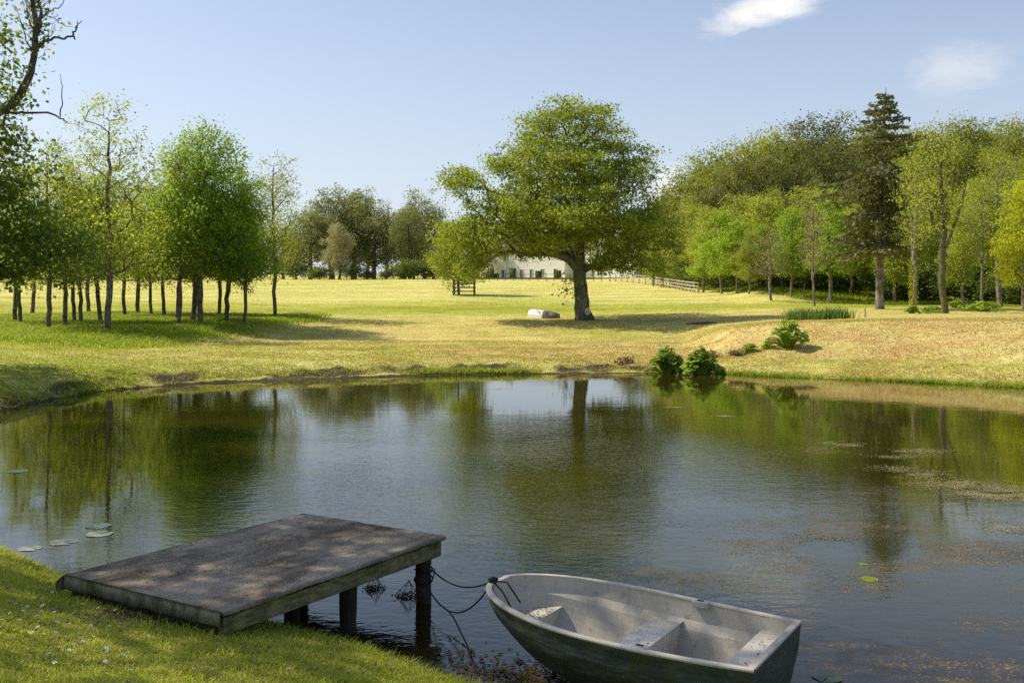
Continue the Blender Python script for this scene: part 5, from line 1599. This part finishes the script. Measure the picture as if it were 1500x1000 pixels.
def build_ropes(J, BT):
    P2, u, v = J
    mw, wr, zr, LEN = BT
    post = P2 + u * 2.52 + v * 0.10
    bow = mw @ Vector((0.02, -0.10, zr(0) + 0.02))
    over = mw @ Vector((0.10, -0.02, zr(0) + 0.0))
    ins = mw @ Vector((0.40, -0.20, 0.40))
    pz = post.copy(); pz.x += 0.075; pz.z = 0.30
    root = empty('mooring_rope', (post.x, post.y, 0.3))
    tag(root, 'thin dark mooring rope tying the dinghy bow to the corner post of the jetty', 'rope')
    off = Vector((post.x, post.y, 0.3))
    def rp(name, pts, r=0.007):
        MB().tube([Vector(p) - off for p in pts], r, 6).build(name, M['rope'], root, True)
    # loop round the post
    ring = [Vector((post.x + 0.082 * math.cos(a), post.y + 0.082 * math.sin(a), 0.30 + 0.012 * math.sin(a * 2))) for a in np.linspace(0, 2 * PI, 22)]
    rp('post_loop', ring, 0.008)
    ring2 = [Vector((post.x + 0.084 * math.cos(a), post.y + 0.084 * math.sin(a), 0.21 + 0.03 * math.sin(a))) for a in np.linspace(0, 2 * PI, 22)]
    rp('post_loop', ring2, 0.008)
    rp('upper_line', catenary(pz, bow, 0.10) + [over, mw @ Vector((0.2, 0.02, 0.45))])
    lowa = Vector((post.x + 0.02, post.y - 0.08, 0.20))
    rp('lower_line', catenary(lowa, bow, 0.26) + [mw @ Vector((0.12, -0.12, 0.56)), mw @ Vector((0.25, -0.2, 0.47)), ins])
    MB().tube([bow - off + Vector((-0.03, 0, 0.0)), bow - off + Vector((0.0, 0.0, 0.015)), bow - off + Vector((0.03, 0.02, 0.0))], 0.02, 8).build('knot', M['rope'], root, True)
    rp('loose_end', [pz, pz + Vector((0.03, 0, 0.012)), pz + Vector((0.02, -0.02, -0.06)), pz + Vector((0.0, -0.03, -0.10))], 0.007)
    # trailing line into the water
    lo = catenary(lowa, bow, 0.26)[9]
    rp('trailing_line', [lo, lo + Vector((0.06, -0.12, -0.03)), lo + Vector((0.12, -0.32, -0.065)), Vector((lo.x + 0.2, lo.y - 0.6, 0.006)), Vector((lo.x + 0.26, lo.y - 0.95, 0.004)), Vector((lo.x + 0.33, lo.y - 1.35, -0.02))], 0.007)


def build_small_water():
    rng = np.random.RandomState(31)
    # two wire pyramid floats
    for px, py, s, lab in ((548, 862, 0.13, 'small weedy wire pyramid in the water, left one of the two'), (596, 873, 0.155, 'small weedy wire pyramid in the water, right one nearest the corner post')):
        d = CAMZ * F / (py - HY); x = at(px, d)
        root = empty('wire_pyramid', (x, d, 0), 0.5); tag(root, lab, 'wire cage', 'wire pyramids under the jetty edge')
        mb = MB(); apex = (s * 0.15, 0, s * 0.95)
        b4 = [(-s * .6, -s * .5, 0.0), (s * .6, -s * .5, 0.0), (s * .6, s * .5, 0.0), (-s * .6, s * .5, 0.0)]
        for a in range(4):
            mb.tube([b4[a], apex], 0.0035, 5); mb.tube([b4[a], b4[(a + 1) % 4]], 0.0035, 5)
            for t in (0.35, 0.65):
                p = Vector(b4[a]).lerp(Vector(apex), t); q = Vector(b4[(a + 1) % 4]).lerp(Vector(apex), t)
                mb.tube([p, q], 0.002, 4)
        mb.build('frame', M['wire'], root)
        C = rng.normal(size=(120, 3)) * np.array([s * .38, s * .35, s * .1]) + np.array([0, 0, s * 0.08]); C[:, 2] = np.abs(C[:, 2])
        V, Q = leaf_quads(rng, C, 0.03, 0.35, 0.6)
        obj('weed', np_mesh('weed', V, Q, M['weed_dark']), root)
    # lily pads
    def pad(px, py, r, mat, lab, squash=1.0, notch=0.10):
        d = CAMZ * F / (py - HY); x = at(px, d)
        n = 30; V = [(0, 0, 0.005)]
        a0 = rng.uniform(0, 6.28)
        for k in range(n + 1):
            a = a0 + notch + (2 * PI - 2 * notch) * k / n
            rr = r * (1 + 0.04 * math.sin(5 * a) + rng.normal() * 0.015)
            V.append((rr * math.cos(a), rr * math.sin(a) * squash, 0.004 + 0.003 * max(0, math.sin(3 * a + a0))))
        Fq = [(0, k, k + 1) for k in range(1, n + 1)]
        o = obj('lily_pad', np_mesh('lily_pad', np.array(V), np.array(Fq), mat)); o.location = (x, d, 0)
        tag(o, lab, 'lily pad', 'lily pads on the pond')
    pad(144, 770, 0.155, M['lily'], 'pale round lily pad furthest from the near bank of the four by the left shore')
    pad(145, 782, 0.155, M['lily'], 'pale round lily pad just in front of the furthest one by the left shore')
    pad(93, 794, 0.155, M['lily'], 'pale round lily pad second from the left frame edge')
    pad(44, 803, 0.13, M['lily'], 'pale lily pad closest to the left frame edge')
    pad(26, 690, 0.16, M['lily'], 'single pale floating leaf by itself further out on the left of the pond')
    pad(1212, 992, 0.11, M['lily_dark'], 'dark curled lily pad right of the dinghy stern')
    pad(1273, 848, 0.09, M['leaf_bright'], 'bright yellow-green floating leaf in the weed right of the dinghy')
    pad(1264, 826, 0.05, M['leaf_bright'], 'tiny yellow-green floating leaf just beyond the bigger one')
    # floating weed rafts on the right
    rafts = [(1215, 648, .3, .12, 60), (1250, 652, .5, .2, 120), (1285, 660, 1.1, .35, 420), (1310, 668, .6, .25, 160), (1335, 690, .6, .3, 180), (1345, 698, .5, .2, 120), (1400, 708, .7, .2, 170), (1430, 714, .9, .35, 300), (1455, 722, .7, .25, 220), (1480, 726, .7, .25, 180),
             (1345, 732, .45, .2, 80), (1440, 764, .5, .2, 70), (1490, 778, .6, .2, 80), (1060, 610, .25, .12, 30), (990, 597, .3, .1, 26), (1260, 790, 1.4, .22, 210), (1330, 798, 1.2, .2, 160), (1180, 804, .9, .16, 90), (1420, 812, 1.2, .2, 90), (1490, 880, .8, .3, 50), (1290, 850, .6, .4, 80),
             (160, 600, .8, .15, 40), (60, 606, .7, .12, 36), (380, 560, .8, .12, 40), (735, 570, .5, .1, 30)]
    for far_, cols, lab in ((True, ((0.10, 0.09, 0.03), (0.36, 0.31, 0.16), (0.2, 0.18, 0.06)), 'pale weed rafts drifting on the far right side of the pond'),
                            (False, ((0.05, 0.042, 0.018), (0.20, 0.155, 0.08), (0.1, 0.08, 0.03)), 'brown weed scraps drifting on the near right side of the pond')):
        C = []
        for px, py, rx, ry, n in rafts:
            if (py < 780) != far_: continue
            d = CAMZ * F / (py - HY); x = at(px, d)
            p = rng.normal(size=(n * 21, 2)) * np.array([rx * 0.5, ry * 0.8])
            C.append(np.stack([x + p[:, 0], d + p[:, 1], np.full(n * 21, 0.008)], 1))
        C = np.concatenate(C)
        keep = rng.uniform(size=len(C)) < np.clip(0.25 + 1.5 * fbm(C[:, 0], C[:, 1] * 1.6, 2.2, 77, 5), 0, 1)
        C = C[keep]
        V, Q = leaf_quads(rng, C, 0.024 if far_ else 0.018, 0.5, 14.0)
        V[:, 2] = np.clip(V[:, 2], 0.004, 0.014)
        wm = leaf_mat('floating_weed', *cols, 0.15, 1.5)
        o = obj('floating_weed', np_mesh('floating_weed', V, Q, wm))
        tag(o, lab, 'weed', kind='stuff')
    # brown weed bed around the dinghy
    n = 2600
    X = rng.normal(0.35, 0.42, n); Y = 7.3 - (X - 0.35) * 0.5 + rng.normal(0, 0.28, n)
    V, Q = leaf_quads(rng, np.stack([X, Y, np.full(n, 0.004)], 1), 0.05, 0.3, 8.0)
    V[:, 2] = np.clip(V[:, 2], -0.003, 0.012)
    bm = leaf_mat('brown_weed', (0.02, 0.014, 0.005), (0.15, 0.10, 0.03), (0.08, 0.05, 0.015), 0.15, 4)
    o = obj('brown_weed', np_mesh('brown_weed', V, Q, bm))
    tag(o, 'brown sunken weed around the hull of the grey dinghy', 'weed', kind='stuff')


# ------------------------------------------------------------------ far things
def build_upturned():
    D = 68.3
    xl, xr = at(779, D), at(821, D)
    root = empty('upturned_boat', (xl, D + 0.3, 0)); z0 = gz(xl, D)
    root.location.z = z0
    root.rotation_euler = (0, 0.05, -0.7)
    tag(root, 'white upturned boat with dark weathered end on the grass left of the oak', 'boat')
    L = (xr - xl) / math.cos(0.7) * 0.92
    def shell(t0, t1, n):
        V, Fq = [], []
        for i in range(n + 1):
            t = t0 + (t1 - t0) * i / n
            w = 0.46 * (1 - max(0, (t - 0.55) / 0.45) ** 2.2 * 0.75); h = 0.56 * (1 - 0.28 * max(0, (t - 0.3) / 0.7) ** 1.5)
            for j in range(13):
                a = PI * j / 12
                ca = math.cos(a)
                V.append((L * t, w * math.copysign(abs(ca) ** 0.85, ca), h * math.sin(a) ** 0.75))
        for i in range(n):
            for j in range(12):
                a = i * 13 + j
                Fq.append((a, a + 13, a + 14, a + 1))
        return V, Fq
    V, Fq = shell(0, 0.52, 12); mb = MB(); mb.add(V, Fq); mb.f.append(tuple(range(13))); mb.build('hull', M['upturned'], root, True)
    V, Fq = shell(0.522, 1.0, 10); mb = MB(); mb.add(V, Fq); n = len(V); mb.f.append(tuple(n - 1 - k for k in range(13))); mb.build('bow', M['upturned_dark'], root, True)
    MB().tube([(0.02, 0, 0.565), (L * .3, 0, 0.57), (L * .62, 0, 0.50), (L * .97, 0, 0.40)], 0.025, 6).build('keel', M['upturned_dark'], root, True)
    # added dark strip for the ditch edge and thin end of the oak shadow
    x0, x1 = at(1005, 58), at(1052, 58)
    o = MB().tube([(0, 0, 0), ((x1 - x0) * .4, 0.1, 0.03), ((x1 - x0) * .7, 0.05, 0.05), (x1 - x0, 0, 0.03)], [0.05, 0.07, 0.08, 0.05], 8).build('fallen_branch', M['bark_dark'], None, True)
    o.location = (x0, 58, gz((x0 + x1) / 2, 58) + 0.05)
    tag(o, 'dark fallen branch on the lawn at the right end of the oak shadow', 'branch')


def build_house():
    D = 186.0
    DB = 202.0
    zb = CAMZ + (HY - 407.5) * D / F
    x0, x1 = at(700, D), at(828, D)
    root = empty('country_house', ((x0 + x1) / 2 * DB / D, DB, zb), -0.75); W = (x1 - x0) * 1.4
    tag(root, 'long white country house with dark windows behind the big oak', 'house')
    H = 6.6
    MB().box((0, 4, H / 2 - 0.4), (W, 8, H + 0.8)).build('wall', M['white_wall'], root)
    wx0, wx1 = W / 2 + 0.01, W / 2 + 15.0
    MB().box(((wx0 + wx1) / 2, 5, 2.6), (wx1 - wx0, 6, 6.0)).build('wing_wall', M['white_wall'], root)
    def hip(cx, cy, w, d, z, h, name):
        mb = MB(); o = 0.4
        mb.add([(cx - w / 2 - o, cy - d / 2 - o, z), (cx + w / 2 + o, cy - d / 2 - o, z), (cx + w / 2 + o, cy + d / 2 + o, z), (cx - w / 2 - o, cy + d / 2 + o, z), (cx - w / 2 + d / 2, cy, z + h), (cx + w / 2 - d / 2, cy, z + h)],
               [(0, 1, 5, 4), (1, 2, 5), (2, 3, 4, 5), (3, 0, 4), (3, 2, 1, 0)])
        return mb.build(name, M['slate'], root)
    r = hip(0, 4, W, 8, H + 0.003, 2.2, 'roof')
    for cx in (-W * 0.32, W * 0.32):
        MB().box((cx, 4, H + 2.4), (1.4, 0.8, 1.8)).build('chimney', M['white_wall'], r)
    hip((wx0 + wx1) / 2, 5, wx1 - wx0, 6, 5.605, 1.7, 'wing_roof')
    def win(cx, y, z, w, h):
        f = MB()
        f.box((cx - w / 2, y - 0.03, z), (0.1, 0.12, h + 0.1)).box((cx + w / 2, y - 0.03, z), (0.1, 0.12, h + 0.1)).box((cx, y - 0.03, z + h / 2), (w - 0.1, 0.12, 0.1)).box((cx, y - 0.03, z - h / 2), (w - 0.1, 0.12, 0.1)).box((cx, y - 0.02, z), (0.07, 0.09, h - 0.1))
        fo = f.build('window', M['white_paint'], root)
        MB().box((cx, y - 0.012, z), (w - 0.1, 0.02, h - 0.1)).build('pane', M['glass'], fo)
    for px in (711, 735, 764, 779, 796, 815):
        win((px - 764) * 0.172, 0, 1.15, 0.85, 1.7)
    for px in (715, 741, 768, 795, 820):
        win((px - 767) * 0.172, 0, 4.6, 0.9, 1.5)
    for px in (862, 885, 912):
        win(W / 2 + 2.5 + (px - 862) * 0.19, 2.0, 1.3, 1.1, 1.5)
        win(W / 2 + 2.5 + (px - 862) * 0.19, 2.0, 4.3, 1.0, 1.2)
    # clipped hedges in front
    for px, w, h, lab in ((712, 0.8, 1.1, 'small dark clipped hedge block at the left end of the house front'), (719.5, 1.0, 1.75, 'tall clipped hedge pillar near the left end of the house front'), (727, 0.8, 0.9, 'low clipped hedge block right of the left pillar'),
                          (751, 1.1, 1.8, 'tall clipped hedge pillar left of the french doors'), (788.5, 1.0, 1.35, 'clipped hedge block just right of the french doors'), (817, 1.1, 1.45, 'clipped hedge block near the oak trunk in front of the house')):
        d = D - 3.0; rng = np.random.RandomState(int(px)); n = 500
        P = rng.uniform(-1, 1, size=(n, 3)); ax = rng.randint(0, 3, n); P[np.arange(n), ax] = np.sign(P[np.arange(n), ax])
        C = P * np.array([w / 2, w / 2, h / 2]) + np.array([0, 0, h / 2])
        V, Q = leaf_quads(rng, C, 0.2, 0.8)
        b0 = MB().box((0, 0, h / 2 - 0.2), (w * 0.9, w * 0.9, h * 0.92 + 0.4))
        nv = len(V)
        Vb = np.array(b0.v); Qb = np.array(b0.f) + nv
        o = obj('clipped_hedge', np_mesh('clipped_hedge', np.concatenate([V, Vb]), np.concatenate([Q, Qb]), M['box_hedge']))
        o.location = (at(px, d), d, zb - 0.15)
        tag(o, lab, 'hedge', 'clipped hedges before the house')
    # terrace edge and steps
    xa, xb = at(690, D - 6), at(940, D - 6)
    o = MB().box(((xa + xb) / 2, D - 6.3, zb - 0.85), (xb - xa, 1.0, 1.7)).build('terrace_wall', M['stone'])
    tag(o, 'low stone terrace wall in front of the white house', 'wall')
    mb = MB()
    for i in range(5):
        mb.box((0, -i * 0.4, -0.15 - i * 0.22), (1.9, 0.4, 0.5))
    o = mb.build('stone_steps', M['stone']); o.location = (at(726, D - 7), D - 7.2, zb - 0.25)
    tag(o, 'grey stone steps below the left end of the house', 'steps')


def fence(path, mat, name, label, cat, sp, h, rails, pw=0.12, rh=0.1):
    root = empty(name, (path[0][0], path[0][1], gz(*path[0][:2])))
    tag(root, label, cat)
    o = root.location
    posts = []
    for (xa, ya), (xb, yb) in zip(path[:-1], path[1:]):
        L = math.hypot(xb - xa, yb - ya); n = max(1, round(L / sp))
        for i in range(n):
            posts.append((xa + (xb - xa) * i / n, ya + (yb - ya) * i / n))
    posts.append(path[-1])
    P = [Vector((x, y, gz(x, y))) - o for x, y in posts]
    for p in P:
        MB().box((p.x, p.y, p.z + h / 2 - 0.1), (pw, pw, h + 0.2)).build('post', mat, root)
    for z in rails:
        mb = MB()
        for a, b_ in zip(P[:-1], P[1:]):
            d = (b_ - a).normalized(); s = Vector((d.y, -d.x, 0)) * (pw / 2 + 0.025)
            mb.bar(a + s + Vector((0, 0, z)), b_ + s + Vector((0, 0, z)), 0.04, rh)
        mb.build('rail', mat, root)


def build_fences():
    fence([(at(693, 152), 152), (at(800, 152), 152), (at(893, 150), 150)], M['fence_dark'], 'estate_fence', 'dark thin post and rail fence across the far lawn below the house', 'fence', 1.15, 1.15, (0.45, 1.0), 0.09, 0.05)
    fence([(at(893, 150), 149), (at(955, 135), 135), (at(1023, 108), 108)], M['fence_wood'], 'paddock_fence', 'pale three-rail wooden fence bending down towards the right wood', 'fence', 2.0, 1.15, (0.35, 0.7, 1.05), 0.13, 0.11)
    fence([(at(430, 160), 160), (at(560, 160), 160), (at(690, 158), 158)], M['fence_dark'], 'boundary_fence', 'faint dark wire fence in front of the far treeline', 'fence', 2.6, 0.8, (0.35, 0.7), 0.09, 0.04)


# ------------------------------------------------------------------ light, sky, camera
SUN_AZ_FROM_VIEW = math.radians(-68)   # negative: to the left of the viewing direction
SUN_EL = math.radians(47)


def build_light():
    w = bpy.data.worlds.new('World'); SC.world = w; w.use_nodes = True
    nt = NT(w)
    bg = nt.n['Background']
    sky = nt.new('ShaderNodeTexSky'); sky.sky_type = 'NISHITA'; sky.sun_disc = False
    sx, sy = math.sin(SUN_AZ_FROM_VIEW), math.cos(SUN_AZ_FROM_VIEW)
    sky.sun_elevation = SUN_EL
    sky.sun_rotation = math.atan2(sx, sy)
    sky.air_density = 1.0; sky.dust_density = 1.2; sky.ozone_density = 1.0
    c = coords(nt, 'Generated')
    cloud = None
    for (px, py), (ax, az), amp, sl in (((1122, 14), (0.070, 0.021), 1.0, 0.20), ((1400, 102), (0.050, 0.028), 0.40, 0.05), ((978, 278), (0.035, 0.035), 0.8, 0.1), ((1750, 60), (0.12, 0.03), 0.5, 0.1), ((-300, -60), (0.2, 0.04), 0.25, 0.1)):
        v = Vector(((px - 750) / F, 1, (HY - py) / F)).normalized()
        sub = nt.new('ShaderNodeVectorMath', operation='SUBTRACT'); nt.link(c, sub.inputs[0]); sub.inputs[1].default_value = v
        sep = nt.new('ShaderNodeSeparateXYZ'); nt.link(sub.outputs[0], sep.inputs[0])
        q = nt.math('ADD', nt.math('POWER', nt.math('ABSOLUTE', nt.math('DIVIDE', sep.outputs[0], ax)), 2.0), nt.math('POWER', nt.math('ABSOLUTE', nt.math('DIVIDE', nt.math('SUBTRACT', sep.outputs[2], nt.math('MULTIPLY', sep.outputs[0], sl)), az)), 2.0))
        q = nt.math('ADD', q, nt.math('POWER', nt.math('ABSOLUTE', nt.math('DIVIDE', sep.outputs[1], 0.25)), 2.0))
        msk = nt.math('EXPONENT', nt.math('MULTIPLY', q, -1.6))
        nz = nt.noise(nt.mapping(c, (1, 1, 2.6), (0, sl, 0), (px * .01, 0, 0)), 26, 8, 0.68, 0.5)
        f = nt.math('MULTIPLY', nt.ramp(nt.math('ADD', nt.math('MULTIPLY', nz, 0.9), nt.math('MULTIPLY', msk, 0.55)), [(0.58, 0.0), (1.0, 1.0)]), nt.math('MULTIPLY', nt.math('MULTIPLY', msk, 2.0, True), amp))
        cloud = f if cloud is None else nt.math('MAXIMUM', cloud, f)
    tint = nt.mix(1.0, sky.outputs[0], (1.0, 0.97, 0.96), 'MULTIPLY')
    sz_ = nt.new('ShaderNodeSeparateXYZ'); nt.link(c, sz_.inputs[0])
    low = nt.math('SUBTRACT', 0.62, nt.math('MULTIPLY', sz_.outputs[2], 1.5), True)
    tint = nt.mix(low, tint, (4.9, 5.3, 6.4))
    col = nt.mix(cloud, tint, (6.8, 6.7, 6.6))
    nt.link(col, bg.inputs['Color']); bg.inputs['Strength'].default_value = 0.15
    ld = bpy.data.lights.new('sun', 'SUN'); ld.energy = 5.0; ld.angle = math.radians(0.5); ld.color = (1.0, 0.93, 0.80)
    lo = bpy.data.objects.new('sun', ld); link(lo)
    to_sun = Vector((sx * math.cos(SUN_EL), sy * math.cos(SUN_EL), math.sin(SUN_EL)))
    lo.rotation_euler = (-to_sun).to_track_quat('-Z', 'Y').to_euler()
    lo.location = (0, 0, 60)


def build_camera():
    cd = bpy.data.cameras.new('camera'); cd.sensor_width = 36; cd.lens = 36.0 * F / 1500.0
    cd.shift_y = (HY - 500.0) / 1500.0
    cd.clip_start = 0.1; cd.clip_end = 3000
    co = bpy.data.objects.new('camera', cd); link(co)
    co.location = (0, 0, CAMZ); co.rotation_euler = (PI / 2, 0, 0)
    SC.camera = co
    SC.view_settings.view_transform = 'Standard'; SC.view_settings.look = 'None'
    SC.view_settings.exposure = 0; SC.view_settings.gamma = 1
    cy = SC.cycles
    cy.max_bounces = 6; cy.diffuse_bounces = 3; cy.glossy_bounces = 3; cy.transmission_bounces = 4; cy.transparent_max_bounces = 4
    cy.use_denoising = False
    try:
        cy.denoiser = 'OPENIMAGEDENOISE'; cy.denoising_input_passes = 'RGB_ALBEDO_NORMAL'; cy.denoising_prefilter = 'ACCURATE'
    except Exception:
        pass
    cy.caustics_reflective = False; cy.caustics_refractive = False
    cy.sample_clamp_indirect = 4; cy.sample_clamp_direct = 8


random.seed(1)
build_terrain(); build_water()
build_light(); build_camera()
build_oak(); build_trees(); build_conifer(); build_near_tree(); build_bank_tree()
build_plants(); build_grass()
J = build_jetty(); BT = build_boat(); build_ropes(J, BT); build_small_water()
build_upturned(); build_house(); build_fences()
